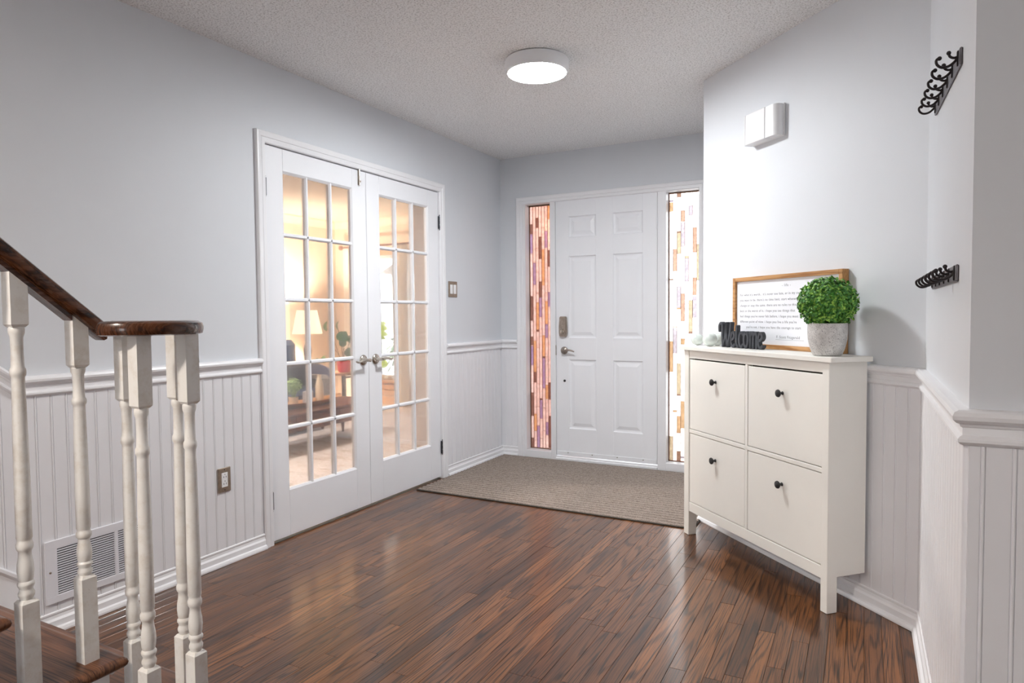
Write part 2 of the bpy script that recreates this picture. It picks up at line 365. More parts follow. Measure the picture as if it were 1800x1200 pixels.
w = MB(); w.box((0, -8.62, 0), (2.4, -8.5, H)); w.box((3.3, -8.62, 0), (6.12, -8.5, H)); w.box((2.4, -8.62, 2.1), (3.3, -8.5, H))  # opening added behind the camera to let daylight in as fill
tag(w.build('wall_rear', 'wall_paint'), 'grey wall with an added daylight opening at the far end of the hall', 'wall', kind='structure')
w = MB(); w.box((6.0, -8.5, 0), (6.12, YE+.12, H))
tag(w.build('wall_side', 'wall_paint'), 'plain grey side wall of the hall', 'wall', kind='structure')
w = MB(); w.box((-.12, -8.62, H), (6.12, .16, H+.12))
tag(w.build('ceiling', 'ceiling_popcorn'), 'white stippled ceiling over the foyer', 'ceiling', kind='structure')

# floor: base slab + individually laid oak strips
w = MB(); w.box((-.12, -8.62, -.06), (6.12, .16, -.0065))
floor = tag(w.build('floor', 'dark_gap'), 'dark stained oak strip floor of the foyer', 'floor', kind='structure')
PW = 0.0572
def plank(x0, x1, y0, y1, cutx=None):
    mb = MB(); g = .0004; tz = random.uniform(-.0002, .0002); L = y1-y0
    mb.box((-(x1-x0)/2+g, -L/2+g, -.0065), ((x1-x0)/2-g, L/2-g, 0), .0007)
    o = mb.build('plank', 'oak_floor', floor, ((x0+x1)/2, (y0+y1)/2, tz), (random.uniform(-.0006, .0006), random.uniform(-.0022, .0022), 0), fix=False)
    return o
ns = int(2.95/PW)+1
for i in range(ns):
    x0 = i*PW; x1 = x0+PW; xm = (x0+x1)/2
    ytop = 0.0 if xm < P5.x else (P5.y-(x0-P5.x) if x0 < XR else None)
    if ytop is None: continue
    y = -3.72-random.uniform(0, .9) if xm > 1.2 else -3.72 + 0.0
    if xm <= 1.2: y = -3.76
    first = True
    while y < ytop-.01:
        L = random.choice((.42, .6, .75, .9, 1.05, 1.3, 1.5))*random.uniform(.9, 1.1)
        if first and xm <= 1.2: L *= random.uniform(.3, 1)
        first = False
        y2 = min(ytop, y+L)
        if ytop-y2 < .14: y2 = ytop
        plank(x0, x1, y, y2); y = y2
# the rest of the hall floor behind the camera, same strips as one piece
w = MB()
for i in range(int(6.1/PW)):
    y = -8.5
    yend = -3.76 if (i+.5)*PW <= 1.2 else (-4.66 if i < ns else YE)
    while y < yend:
        y2 = min(yend, y+random.uniform(.6, 1.4)); w.box((i*PW+.0004, y, -.0065), ((i+1)*PW-.0004, y2-.001, -.0003)); y = y2
tag(w.build('plank_field', 'oak_floor', floor, fix=False), kind='stuff')

# beadboard: one shared board mesh per wall run, each board a child of its wall
BPITCH = 0.0535
def bead_mesh(z0, z1, z1b=None, width=BPITCH):
    z1b = z1 if z1b is None else z1b
    pr = [(0, 0), (0, .0064), (.0012, .0086), (.0028, .0096), (.0050, .0096), (.0066, .0086), (.0076, .0064), (.0088, .0064), (.0098, .0086), (width, .0086), (width, 0)]
    n = len(pr); V = [(a, b, z0) for a, b in pr]+[(a, b, z1+(z1b-z1)*a/width) for a, b in pr]
    me = mesh('bead_board', V, [tuple(range(n-1, -1, -1)), tuple(range(n, 2*n))]+[(i, (i+1) % n, n+(i+1) % n, n+i) for i in range(n)], 'bead_white')
    bm = bmesh.new(); bm.from_mesh(me); bmesh.ops.recalc_face_normals(bm, faces=bm.faces); bm.to_mesh(me); bm.free(); return me
BM = bead_mesh(.05, .91)
def bead_run(parent, p0, p1, rz, me=None):
    p0, p1 = Vector(p0), Vector(p1); d = (p1-p0); L = d.length; d.normalize(); k = 0
    while k*BPITCH < L-.004:
        rest = L-k*BPITCH
        m = (me or BM) if rest >= BPITCH else bead_mesh(.05, .91, width=max(.013, rest))
        link('bead_board', m, parent, p0+d*(k*BPITCH), (0, 0, rz)); k += 1
# local x runs along the board's width, local y points out of the wall
bead_run(wall_left, (0, -2.523, 0), (0, -3.60, 0), -PI/2)       # out = +x : local y -> +x  (rot -90)
bead_run(wall_left, (0, -0.03, 0), (0, FY1+.06, 0), -PI/2)
bead_run(wall_back, (.155, 0, 0), (.0, 0, 0), PI)
bead_run(wall_diag, tuple(P5+U*(Vector((XR, YC, 0))-P5).length), tuple(P5+U*.02), math.atan2(-U.y, -U.x))
bead_run(wall_right, (XR, YE, 0), (XR, YC, 0), PI/2)
bead_run(wall_near, (XR+1.1, YE, 0), (XR, YE, 0), PI)
# boards that climb beside the stair
for k in range(12):
    ya = -3.60-k*BPITCH; zt = .91+.8*(k*BPITCH)
    link('bead_board', bead_mesh(.02, zt, zt+.8*BPITCH), wall_left, (0, ya, 0), (0, 0, -PI/2))

# chair rails and baseboards, mitred at the corners
def runs(path, prof, side, names, mat='trim_white'):
    for mb, (nm, lab, cat) in zip(mitred(path, prof, side, plan), names):
        if nm: tag(mb.build(nm, mat), lab, cat, kind='structure')
runs([(0, -3.60), (0, FY0-.058)], RAIL, -1, [('trim_1', 'white moulded chair rail between the stair and the double doors', 'chair rail')])
runs([(0, FY1+.058), (0, 0), (DX0-.058, 0)], RAIL, -1, [('trim_2', 'white moulded chair rail from the double doors to the far corner', 'chair rail'), ('trim_3', 'short white chair rail stub left of the front door casing', 'chair rail')])
chain = [(P5.x, -.02), (P5.x, P5.y), (XR, YC), (XR, YE), (4.2, YE)]
runs(chain, RAIL, -1, [(None, 0, 0), ('trim_4', 'white chair rail on the angled wall behind the shoe cabinet', 'chair rail'), ('trim_5', 'white chair rail below the two hook racks', 'chair rail'), ('trim_6', 'white chair rail on the shaded wall at the frame edge', 'chair rail')])
runs([(0, -3.66), (0, FY0-.058)], BASE, -1, [('baseboard_left', 'scuffed white baseboard below the vent and wall outlet', 'baseboard')])
runs([(0, FY1+.058), (0, 0), (DX0-.058, 0)], BASE, -1, [('baseboard_corner', 'white baseboard beside the ribbed rug, right of the double doors', 'baseboard'), ('baseboard_back', 'short white baseboard left of the front door', 'baseboard')])
runs(chain, BASE, -1, [('baseboard_return', 'white baseboard on the hidden return by the front door', 'baseboard'), ('baseboard_diagonal', 'white baseboard behind the legs of the shoe cabinet', 'baseboard'), ('baseboard_right', 'white baseboard of the wall with the hook racks', 'baseboard'), ('baseboard_near', 'white baseboard of the shaded wall at the frame edge', 'baseboard')])
# raked rail and skirt beside the stair
w = MB(); k = .8; V = []
for y in (-3.60, -4.9):
    for off, h in RAIL: V.append((off, y, h+k*(-3.60-y)))
n = len(RAIL); w.add(V, [tuple(range(n)), tuple(range(2*n-1, n-1, -1))]+[(a, n+a, n+(a+1) % n, (a+1) % n) for a in range(n)])
tag(w.build('trim_7', 'trim_white'), 'white chair rail slanting up beside the stair', 'chair rail', kind='structure')
w = MB(); V = []
for y in (-3.60, -4.9):
    dz = k*(-3.60-y)
    for off, h in ((0, .245+dz), (.012, .245+dz), (.022, .238+dz), (.022, .226+dz), (.014, .215+dz), (.014, dz*.9), (0, dz*.9)): V.append((off, y, h))
n = 7; w.add(V, [tuple(range(n)), tuple(range(2*n-1, n-1, -1))]+[(a, n+a, n+(a+1) % n, (a+1) % n) for a in range(n)])
tag(w.build('trim_8', 'trim_white'), 'white skirting board slanting up behind the stair treads', 'skirting', kind='structure')

# ------------------------------------------------------------------ french doors (door_1, door_2)
cs = thing('trim_9', 'white moulded casing around the glazed double doors', 'casing', kind='structure')
for mb in mitred([(FY0-.012+.012, 0), (FY0, FTOP), (FY1, FTOP), (FY1, 0)], CAS, 1, lambda a, b, h: (h, a, b)):
    mb.build('casing', 'trim_white', cs)
w = MB(); w.box((-.12, FY0-.012, 0), (0.0, FY0, FTOP)); w.box((-.12, FY1, 0), (0.0, FY1+.012, FTOP)); w.box((-.12, FY0-.012, FTOP), (0.0, FY1+.012, FTOP+.012)); w.box((-.05, FY0, FTOP-.012), (-.04, FY1, FTOP))
w.build('jamb', 'trim_white', cs)
def lever(parent, y, z, dirn, x=0.0):
    mb = MB(); mb.lathe([(.001, 0), (.031, 0), (.0325, .004), (.030, .009), (.022, .013), (.0125, .015), (.0105, .03), (.0095, .048), (.011, .052), (.0105, .060), (.001, .061)], (x, y, z), 20, 'x')
    hd = mb.build('lever_handle', 'nickel', parent, smooth=True)
    mb = MB(); pth = catmull([(x+.054, y, z), (x+.056, y+dirn*.03, z+.003), (x+.055, y+dirn*.062, z+.001), (x+.05, y+dirn*.092, z-.006), (x+.046, y+dirn*.112, z-.002)], 5)
    mb.tube(pth, [.010-.0045*i/len(pth) for i in range(len(pth))], 10); mb.build('lever', 'nickel', hd, smooth=True)
def hinge(parent, p, along='y', s=1):
    mb = MB(); x, y, z = p
    for i in range(3): mb.lathe([(.0055, -.0445+i*.03), (.0055, -.0165+i*.03)], (x, y, z), 10)
    mb.ball((x, y, z+.05), .0055); mb.ball((x, y, z-.05), .0055)
    mb.box((x-.006, y-.012, z-.045), (x-.002, y+.012, z+.045))
    mb.build('hinge', 'hinge_steel', parent, smooth=True)
def french(name, label, y0, y1, hy, ky, kdir):
    T = -.004; B = T-.036; z0, z1 = .012, FTOP-.004
    d = thing(name, label, 'door', (0, 0, 0), kind='structure')
    gy0, gy1 = y0+.122, y1-.122; gz0, gz1 = .255, 1.928
    for a, b in ((y0, gy0), (gy1, y1)): MB().box((B, a, z0), (T, b, z1), .002).build('stile', 'door_white', d)
    for a, b in ((z0, gz0), (gz1, z1)): MB().box((B, gy0, a), (T, gy1, b), .002).build('rail', 'door_white', d)
    mw = .022; nc, nr = 3, 5; cw = (gy1-gy0-mw*(nc-1))/nc; rh = (gz1-gz0-mw*(nr-1))/nr
    def bar(p0, p1, vert):
        # muntin with a small moulded front
        mb = MB(); h = mw/2
        prof = [(-h, B+.006), (-h, T-.012), (-h*.45, T-.004), (h*.45, T-.004), (h, T-.012), (h, B+.006), (h*.45, B+.001), (-h*.45, B+.001)]
        if vert: mb.prism(prof, (0, p0[0], p0[1]), (0, 1, 0), (1, 0, 0), (0, 0, p1[1]-p0[1]))
        else: mb.prism(prof, (0, p0[0], p0[1]), (0, 0, 1), (1, 0, 0), (0, p1[0]-p0[0], 0))
        mb.build('muntin', 'door_white', d)
    for i in range(1, nc): yy = gy0+i*cw+(i-.5)*mw; bar((yy, gz0), (yy, gz1), True)
    for j in range(1, nr): zz = gz0+j*rh+(j-.5)*mw; bar((gy0, zz), (gy1, zz), False)
    # glazing bead round the whole light
    mb = MB()
    for seg in mitred([(gy0, gz0), (gy0, gz1), (gy1, gz1), (gy1, gz0), (gy0, gz0)], [(0, T-.001), (.009, T-.010), (.009, B+.010), (0, B+.001)], -1, lambda a, b, h: (h, a, b)): mb.add(seg.V, seg.F)
    mb.build('glazing_bead', 'door_white', d)
    pm = MB(); pm.box((-.0015, -cw/2-.003, -rh/2-.003), (.0015, cw/2+.003, rh/2+.003)); pme = None
    for i in range(nc):
        for j in range(nr):
            c = ((T+B)/2, gy0+cw/2+i*(cw+mw), gz0+rh/2+j*(rh+mw))
            if pme is None: o = pm.build('pane', 'clear_glass', d, c); pme = o.data
            else: link('pane', pme, d, c)
    lever(d, ky, .905, kdir, T)
    for z in (1.83, .225): hinge(d, (.006, hy, z))
    return d
MEET = -1.6816
da = french('door_1', 'white glazed double door leaf nearer the stair, fifteen panes', FY0+.003, MEET-.0015, FY0-.002, -1.735, -1)
db = french('door_2', 'white glazed double door leaf nearer the front door, fifteen panes', MEET+.0015, FY1-.003, FY1+.002, -1.620, 1)
w = MB(); w.box((-.004, -1.756, 1.955), (.002, -1.742, 2.04), .001); w.tube([(.006, -1.749, 1.95), (.006, -1.749, 2.045)], .004, 8); w.ball((.010, -1.747, 1.975), .006)
w.build('surface_bolt', 'nickel', da, smooth=True)

# ------------------------------------------------------------------ front door unit
cs = thing('trim_10', 'white casing and frame posts around the front door and sidelights', 'casing', kind='structure')
for mb in mitred([(DX0-.005, 0), (DX0-.005, 2.066), (DX1-.005, 2.066), (DX1-.005, 0)], [(a*.96, b) for a, b in CAS], 1, lambda a, b, h: (a, -h, b)):
    mb.build('casing', 'trim_white', cs)
MB().box((.452, -.006, 0), (.498, .12, 2.075), .002).build('mullion_post', 'trim_white', cs)
MB().box((1.3245, -.006, 0), (1.388, .12, 2.075), .002).build('mullion_post', 'trim_white', cs)
w = MB(); w.box((DX0-.04, -.004, 2.063), (DX1+.04, .12, 2.10)); w.box((DX0-.04, -.004, 0), (.232, .12, 2.063)); w.box((1.625, -.004, 0), (DX1+.04, .12, 2.063))
w.build('jamb', 'trim_white', cs)
for a, b in ((.232, .452), (1.388, 1.625)): MB().box((a, -.010, 0), (b, .12, .062), .003).build('sidelight_sill', 'trim_white', cs)
w = MB(); w.box((.498, -.02, 0), (1.3245, .12, .022), .003); w.box((.498, -.008, .022), (1.3245, .12, .034)); w.build('threshold', 'trim_white', cs)

d = thing('door_3', 'white six panel front door with keypad lock and lever', 'door', kind='structure')
x0, x1, z0, z1 = .5015, 1.3210, .0405, 2.066; F0, F1 = .0, .044     # face at y=0, back y=.044
cols = ((.612, .840), (.978, 1.212)); rows = ((.262, .812), (.985, 1.628), (1.775, 1.940))
MB().box((x0, F0+.018, z0), (x1, F1, z1)).build('door_core', 'door_white', d)
for a, b in ((x0, cols[0][0]), (cols[0][1], cols[1][0]), (cols[1][1], x1)): MB().box((a, F0, z0), (b, F0+.019, z1), .0012).build('stile', 'door_white', d)
for a, b in ((z0, rows[0][0]), (rows[0][1], rows[1][0]), (rows[1][1], rows[2][0]), (rows[2][1], z1)):
    for c in cols: MB().box((c[0], F0, a), (c[1], F0+.019, b), .0012).build('rail', 'door_white', d)
for c in cols:
    for r_ in rows:
        mb = MB(); V = []; rings = [(0, .001), (.006, .009), (.014, .011), (.020, .011), (.045, .003)]
        for ins, dep in rings:
            V += [(c[0]+ins, F0+dep, r_[0]+ins), (c[1]-ins, F0+dep, r_[0]+ins), (c[1]-ins, F0+dep, r_[1]-ins), (c[0]+ins, F0+dep, r_[1]-ins)]
        Fs = [(k*4+i, k*4+(i+1) % 4, k*4+4+(i+1) % 4, k*4+4+i) for k in range(len(rings)-1) for i in range(4)]+[tuple(range(len(V)-4, len(V)))]
        V += [(c[0], F0+.018, r_[0]), (c[1], F0+.018, r_[0]), (c[1], F0+.018, r_[1]), (c[0], F0+.018, r_[1])]; q = len(V)-4
        Fs += [(i, (i+1) % 4, q+(i+1) % 4, q+i) for i in range(4)]
        mb.add(V, Fs); mb.build('panel', 'door_white', d)
mb = MB(); mb.box((x0+.004, F0-.006, z0+.002), (x1-.004, F0, z0+.036), .002); mb.build('door_sweep', 'door_white', d)
for k in range(4): MB().lathe([(.004, -.003), (.004, 0)], (x0+.1+k*.205, F0-.006, z0+.026), 8, 'y').build('screw', 'nickel', d)
# keypad deadbolt
poly = [(-.030, -.074), (-.034, -.05), (-.034, .0), (-.029, .070), (-.022, .079), (.022, .079), (.029, .070), (.034, .0), (.034, -.05), (.030, -.074), (.018, -.082), (-.018, -.082)]
lk = MB().prism(poly, (.568, F0, 1.075), (1, 0, 0), (0, 0, 1), (0, -.022, 0)); lk = lk.build('keypad_lock', 'pewter', d)
MB().prism([(a*.82, b*.86) for a, b in poly], (.568, F0-.022, 1.078), (1, 0, 0), (0, 0, 1), (0, -.006, 0)).build('lock_cover', 'pewter', lk)
mb = MB(); mb.lathe([(.001, -.014), (.016, -.013), (.018, -.004), (.018, 0)], (.568, F0-.028, 1.035), 18, 'y'); mb.box((.564, F0-.056, 1.018), (.572, F0-.04, 1.052), .003); mb.build('thumb_turn', 'nickel', lk, smooth=True)
mb = MB(); mb.lathe([(.001, -.046), (.011, -.045), (.011, -.018), (.018, -.013), (.029, -.009), (.031, -.003), (.030, 0), (.001, 0)], (.572, F0, .884), 22, 'y'); hd = mb.build('lever_handle', 'pewter', d, smooth=True)
mb = MB(); pth = catmull([(.574, F0-.042, .884), (.60, F0-.046, .888), (.63, F0-.046, .889), (.655, F0-.043, .884), (.672, F0-.040, .877)], 5); mb.tube(pth, [.009-.004*i/len(pth) for i in range(len(pth))], 10); mb.build('lever', 'pewter', hd, smooth=True)
mb = MB(); mb.lathe([(.001, -.009), (.007, -.008), (.010, -.003), (.010, 0)], (.573, F0, .642), 14, 'y'); mb.build('peephole_latch', 'black_iron', d, smooth=True)
MB().box((.4985, -.008, .845), (.5005, .01, .925)).build('strike_plate', 'nickel', d)
for z in (1.84, 1.01, .25):
    mb = MB()
    for i in range(3): mb.lathe([(.0055, -.0465+i*.032), (.0055, -.0165+i*.032)], (1.3228, -.012, z), 10)
    mb.box((1.3215, -.012, z-.046), (1.3241, .005, z+.046)); mb.build('hinge', 'door_white', d, smooth=True)

# ------------------------------------------------------------------ leaded sidelights: every glass piece its own object
GC = {'r': 'stain_rose', 'b': 'stain_brown', 'p': 'stain_purple', 't': 'stain_tan', 'c': 'stain_clear', 'e': 'stain_peach', 'l': 'stain_lilac', 'a': 'stain_amber', 'o': 'stain_orange', 'u': 'stain_umber', 'm': 'stain_mauve'}
GM = {}
for kk, m_ in GC.items():
    me = mesh('glass_piece', [(x, y, z) for x in (-.5, .5) for y in (-.5, .5) for z in (-.5, .5)], [(0, 1, 3, 2), (4, 6, 7, 5), (0, 4, 5, 1), (2, 3, 7, 6), (0, 2, 6, 4), (1, 5, 7, 3)], m_); GM[kk] = me
def sidelight(name, label, xa, xb, za, zb, cols, fill, seams, yg=.075):
    wn = thing(name, label, 'window', kind='structure'); n = len(cols); cw = (xb-xa)/n; came = MB(); cz = .0008
    came.box((xa-.003, yg-.005, za-.003), (xa+.002, yg+.005, zb+.003)); came.box((xb-.002, yg-.005, za-.003), (xb+.003, yg+.005, zb+.003))
    came.box((xa, yg-.005, za-.003), (xb, yg+.005, za+.003)); came.box((xa, yg-.005, zb-.003), (xb, yg+.005, zb+.003))
    for i, col in enumerate(cols):
        X0, X1 = xa+i*cw, xa+(i+1)*cw
        if i: came.box((X0-cz, yg-.004, za), (X0+cz, yg+.004, zb))
        segs = []; v = 0.0
        for a, b, c in sorted(col):
            if a > v+.004: segs += split(v, a, fill, seams)
            segs.append((max(a, v), b, c)); v = b
        if v < .996: segs += split(v, 1.0, fill, seams)
        for a, b, c in segs:
            Z1, Z0 = zb-(zb-za)*a, zb-(zb-za)*b
            o = link('glass_piece', GM[c], wn, ((X0+X1)/2, yg, (Z0+Z1)/2)); o.scale = (cw-2*cz+.0004, .004, max(.002, Z1-Z0-.0016))
            if b < .999: came.box((X0, yg-.0035, Z0-.0007), (X1, yg+.0035, Z0+.0007))
    came.build('lead_came', 'lead_came', wn, fix=False)
    sb = MB(); sb.box((xa-.012, yg-.008, za-.006), (xa-.003, yg+.012, zb+.006)); sb.box((xb+.003, yg-.008, za-.006), (xb+.012, yg+.012, zb+.006)); sb.box((xa-.012, yg-.008, zb+.003), (xb+.012, yg+.012, zb+.012)); sb.box((xa-.012, yg-.008, za-.012), (xb+.012, yg+.012, za-.003))
    sb.build('sash', 'stem_brown', wn)
def split(a, b, fill, mx):
    out = []; v = a
    while b-v > mx*1.4:
        L = mx*random.uniform(.6, 1.25); out.append((v, v+L, random.choice(fill))); v += L
    out.append((v, b, random.choice(fill))); return out
zl = lambda L: [((a-38)/1132, (b-38)/1132, c) for a, b, c in L]
left_cols = [zl(L) for L in (
    [(120, 165, 'b'), (165, 255, 'p'), (455, 570, 'b'), (645, 685, 'b'), (690, 780, 'p'), (910, 1020, 'b'), (1125, 1170, 'b')],
    [(300, 402, 'p'), (665, 812, 't'), (812, 860, 'b'), (1010, 1090, 't')],
    [(92, 137, 'b'), (485, 612, 't'), (612, 621, 'b'), (1065, 1170, 'p')],
    [(180, 282, 'b'), (388, 462, 'b'), (462, 553, 'p'), (935, 942, 'b'), (942, 1030, 'p')],
    [(240, 405, 't'), (638, 737, 't'), (737, 744, 'b'), (744, 886, 'p')],
    [(155, 232, 'p'), (480, 586, 't'), (586, 650, 'p'), (870, 936, 't'), (1045, 1105, 'p')],
    [(38, 102, 't'), (245, 320, 'b'), (438, 505, 'p'), (858, 937, 'b'), (1015, 1165, 'b')],
    [(396, 532, 'b'), (690, 792, 'b'), (1080, 1120, 'p')])]
zr = lambda L, L2: [((325+a/4.06-337)/476, (325+b/4.06-337)/476, c) for a, b, c in L]+[((560+a/4.45-337)/476, (560+b/4.45-337)/476, c) for a, b, c in L2]
right_cols = [
    zr([(95, 108, 'm'), (110, 176, 'o'), (660, 668, 'u')], [(170, 415, 'o'), (930, 1122, 'a')]),
    zr([(445, 605, 'e'), (1005, 1012, 'o')], [(65, 266, 'l'), (720, 735, 'o')]),
    zr([(50, 78, 'u'), (320, 331, 'u'), (331, 481, 'a'), (715, 868, 'l'), (868, 880, 'o')], [(345, 590, 'a'), (590, 602, 'u'), (765, 900, 'o'), (1045, 1122, 'u')]),
    zr([(175, 253, 'e'), (255, 430, 'l'), (765, 966, 'e'), (1090, 1132, 'o')], [(240, 402, 'c'), (645, 860, 'o'), (1085, 1100, 'l')]),
    zr([(500, 515, 'a'), (515, 680, 'l')], [(440, 620, 'a')]),
    zr([(145, 212, 'l'), (815, 1040, 'a'), (1040, 1053, 'u')], [(300, 500, 'e')]),
    zr([(300, 476, 'e'), (655, 780, 'e'), (790, 940, 'l')], [(520, 760, 'a')]),
    zr([(420, 675, 'a')], [(400, 600, 'l')])]
sidelight('window_1', 'leaded sidelight of rose, purple and brown glass left of the front door', .236, .449, .066, 2.056, left_cols, 'rrrrr', .085)
sidelight('window_2', 'bright leaded sidelight with pale peach glass right of the front door', 1.392, 1.622, .066, 2.056, right_cols, 'cccccc', .11)

# ------------------------------------------------------------------ ceiling light
def flush_light(loc, label, diff):
    t_ = thing('ceiling_light', label, 'ceiling light', loc)
    MB().lathe([(.001, -.004), (.158, -.004), (.160, -.008), (.160, -.058), (.155, -.066), (.148, -.067), (.146, -.060), (.001, -.060)][::-1], (0, 0, 0), 48).build('rim', 'plastic_white', t_, smooth=True)
    MB().lathe([(.001, -.071), (.10, -.070), (.135, -.066), (.1465, -.060), (.1465, -.058), (.001, -.058)], (0, 0, 0), 48).build('diffuser', diff, t_, smooth=True)
    MB().lathe([(.001, -.006), (.10, -.006), (.10, -.0005), (.001, -.0005)], (0, 0, 0), 24).build('mount', 'plastic_white', t_)
flush_light((1.205, -1.79, H), 'round white flush ceiling light glowing above the foyer', 'led_diffuser')
flush_light((1.3, -5.7, H), 'added round fill light on the hall ceiling behind the viewer', 'hall_fill_diffuser')  # unseen fitting added as warm fill for the foyer

# ------------------------------------------------------------------ ribbed entrance rug
rg = thing('entrance_rug', 'grey brown ribbed rug in front of the front door', 'rug', (0, 0, 0))
rx0, rx1, ry0, ry1 = .042, 1.868, -1.262, -.034; nrib = 28; mb = MB(); p_ = (ry1-ry0)/nrib; nx = 24
MB().box((rx0, ry0, .0004), (rx1, ry1, .0030)).build('backing', 'rug_binding', rg)
arch = [(.17, .002), (.19, .0070), (.27, .0105), (.40, .0128), (.5, .0133), (.60, .0128), (.73, .0105), (.81, .0070), (.83, .002)]
for i in range(nrib):
    y_ = ry0+p_*i; m = len(arch); V = []
    for j in range(nx+1):
        X = rx0+(rx1-rx0)*j/nx; V += [(X, y_+p_*a_+random.uniform(-.0006, .0006), z_) for a_, z_ in arch]
    mb.add(V, [(j*m+k, (j+1)*m+k, (j+1)*m+k+1, j*m+k+1) for j in range(nx) for k in range(m-1)])
mb.build('ribs', 'rug_ribs', rg, smooth=True, fix=False)
for a, b in (((rx0-.006, ry0-.008, .0003), (rx1+.006, ry0+.003, .008)), ((rx0-.006, ry1-.003, .0003), (rx1+.006, ry1+.006, .008)), ((rx0-.008, ry0-.008, .0003), (rx0+.002, ry1+.006, .008)), ((rx1-.002, ry0-.008, .0003), (rx1+.008, ry1+.006, .008))):
    MB().box(a, b, .003).build('binding', 'rug_binding', rg)

# ------------------------------------------------------------------ stair and railing
st = thing('staircase', 'dark oak stair with white risers climbing out of the frame', 'stairs', (0, -3.7, 0))
RUN, RISE, NOSE = .235, .19, .03
def tread(i, x1):
    yn = -3.695-i*RUN; z = RISE*(i+1); mb = MB(); r_ = .013
    prof = []
    for k in range(9):
        a = -PI/2+PI*k/8; prof.append((r_*math.cos(a), r_*math.sin(a)))
    # outline in plan with rounded nose on the front (+y) and open end (+x)
    lay = [(0, -r_), (.5, -.9*r_), (.87, -.5*r_), (1, 0), (.87, .5*r_), (.5, .87*r_), (0, r_)]
    V = []; cr = .10 if i == 0 else .004; ncr = 8
    yb = yn-RUN-.02
    out = [(0.023, yb), (x1, yb)]
    cxx, cyy = x1-cr, yn-cr
    out += [(cxx+cr*math.cos(PI/2*k/ncr), cyy+cr*math.sin(PI/2*k/ncr)) for k in range(ncr+1)]
    out += [(0.023, yn)]
    n = len(out)
    for f_, h in lay:
        g = -(1-f_)*r_
        for (x, y) in out:
            X, Y = x, y
            if x > x1-cr-.001 or x >= x1-1e-6: X = x+g
            if y > yn-cr-.001 and y > yb+.001: Y = y+g
            V.append((X, Y+3.7, z-r_+h))
    Fs = [(j*n+k, j*n+(k+1) % n, (j+1)*n+(k+1) % n, (j+1)*n+k) for j in range(len(lay)-1) for k in range(n)]+[tuple(range(n-1, -1, -1)), tuple(range((len(lay)-1)*n, len(lay)*n))]
    mb.add(V, Fs); mb.build('tread', 'oak_tread', st, smooth=True)
    MB().box((.023, yn-NOSE-.018+3.7, z-RISE+(.0005 if i == 0 else 0)), (x1-NOSE, yn-NOSE+3.7, z-2*r_)).build('riser', 'trim_white', st)
    # cove moulding under the nose
    MB().box((.023, yn-NOSE+3.7, z-2*r_-.014), (x1-NOSE+.006, yn-NOSE+.012+3.7, z-2*r_), .004).build('cove_moulding', 'trim_white', st)
tread(0, 1.345); tread(1, 1.158); tread(2, 1.158); tread(3, 1.158)
for i in range(4):
    ye = -3.695-i*RUN-NOSE-.018; MB().box((1.10, ye-RUN+3.7, .0005), (1.128, ye+3.7, RISE*(i+1)-.026)).build('stringer', 'trim_white', st)
rl = thing('stair_railing', 'dark wood handrail on turned white balusters beside the stair', 'railing', (1.093, -3.93, .19))
LX, LY, LZ = 1.093, -3.93, .19
ztop = lambda y: max(1.166, 1.166+.86*(-3.935-y))
def rail_sweep(path, mat, name, prof, parent, ups=None):
    P = [Vector(p) for p in path]; n = len(P); V = []; m = len(prof)
    for i in range(n):
        tg = P[min(i+1, n-1)]-P[max(i-1, 0)]; sd = Vector((tg.y, -tg.x, 0)).normalized()
        if i == 0: sd = Vector((tg.y, -tg.x, 0)).normalized()
        for a, b in prof: V.append(P[i]+sd*a+Vector((0, 0, b)))
    Fs = [(j*m+k, j*m+(k+1) % m, (j+1)*m+(k+1) % m, (j+1)*m+k) for j in range(n-1) for k in range(m)]+[tuple(range(m-1, -1, -1)), tuple(range((n-1)*m, n*m))]
    return MB().add(V, Fs).build(name, mat, parent, smooth=True)
def rprof(hh):
    hw = .031
    return [(-hw*.55, -hh), (-hw*.92, -hh*.92), (-hw, -hh*.66), (-hw, -hh*.42), (-hw*.9, -hh*.18), (-hw*.62, -hh*.04), (0, 0), (hw*.62, -hh*.04), (hw*.9, -hh*.18), (hw, -hh*.42), (hw, -hh*.66), (hw*.92, -hh*.92), (hw*.55, -hh)]
cxv, cyv, rv = 1.195, -3.895, .097
pth = []
for k in range(26):
    a = math.radians(188-k*(188+78)/25); pth.append((cxv+rv*math.cos(a)-LX, cyv+rv*math.sin(a)-LY, 1.166-LZ))
hr = rail_sweep(pth, 'rail_wood', 'volute', rprof(.033), rl)
slope = [(0, y-LY, ztop(y)-LZ) for y in (-5.0, -4.6, -4.3, -4.1, -4.0, -3.935)]
rail_sweep(slope, 'rail_wood', 'handrail', rprof(.045), rl)
rail_sweep([(0, y-LY, ztop(y)-.044-LZ) for y in (-5.0, -4.4, -4.04, -4.005)], 'rail_wood', 'fillet', [(-.017, -.014), (-.017, 0), (.017, 0), (.017, -.014)], rl)
s_ = .0335
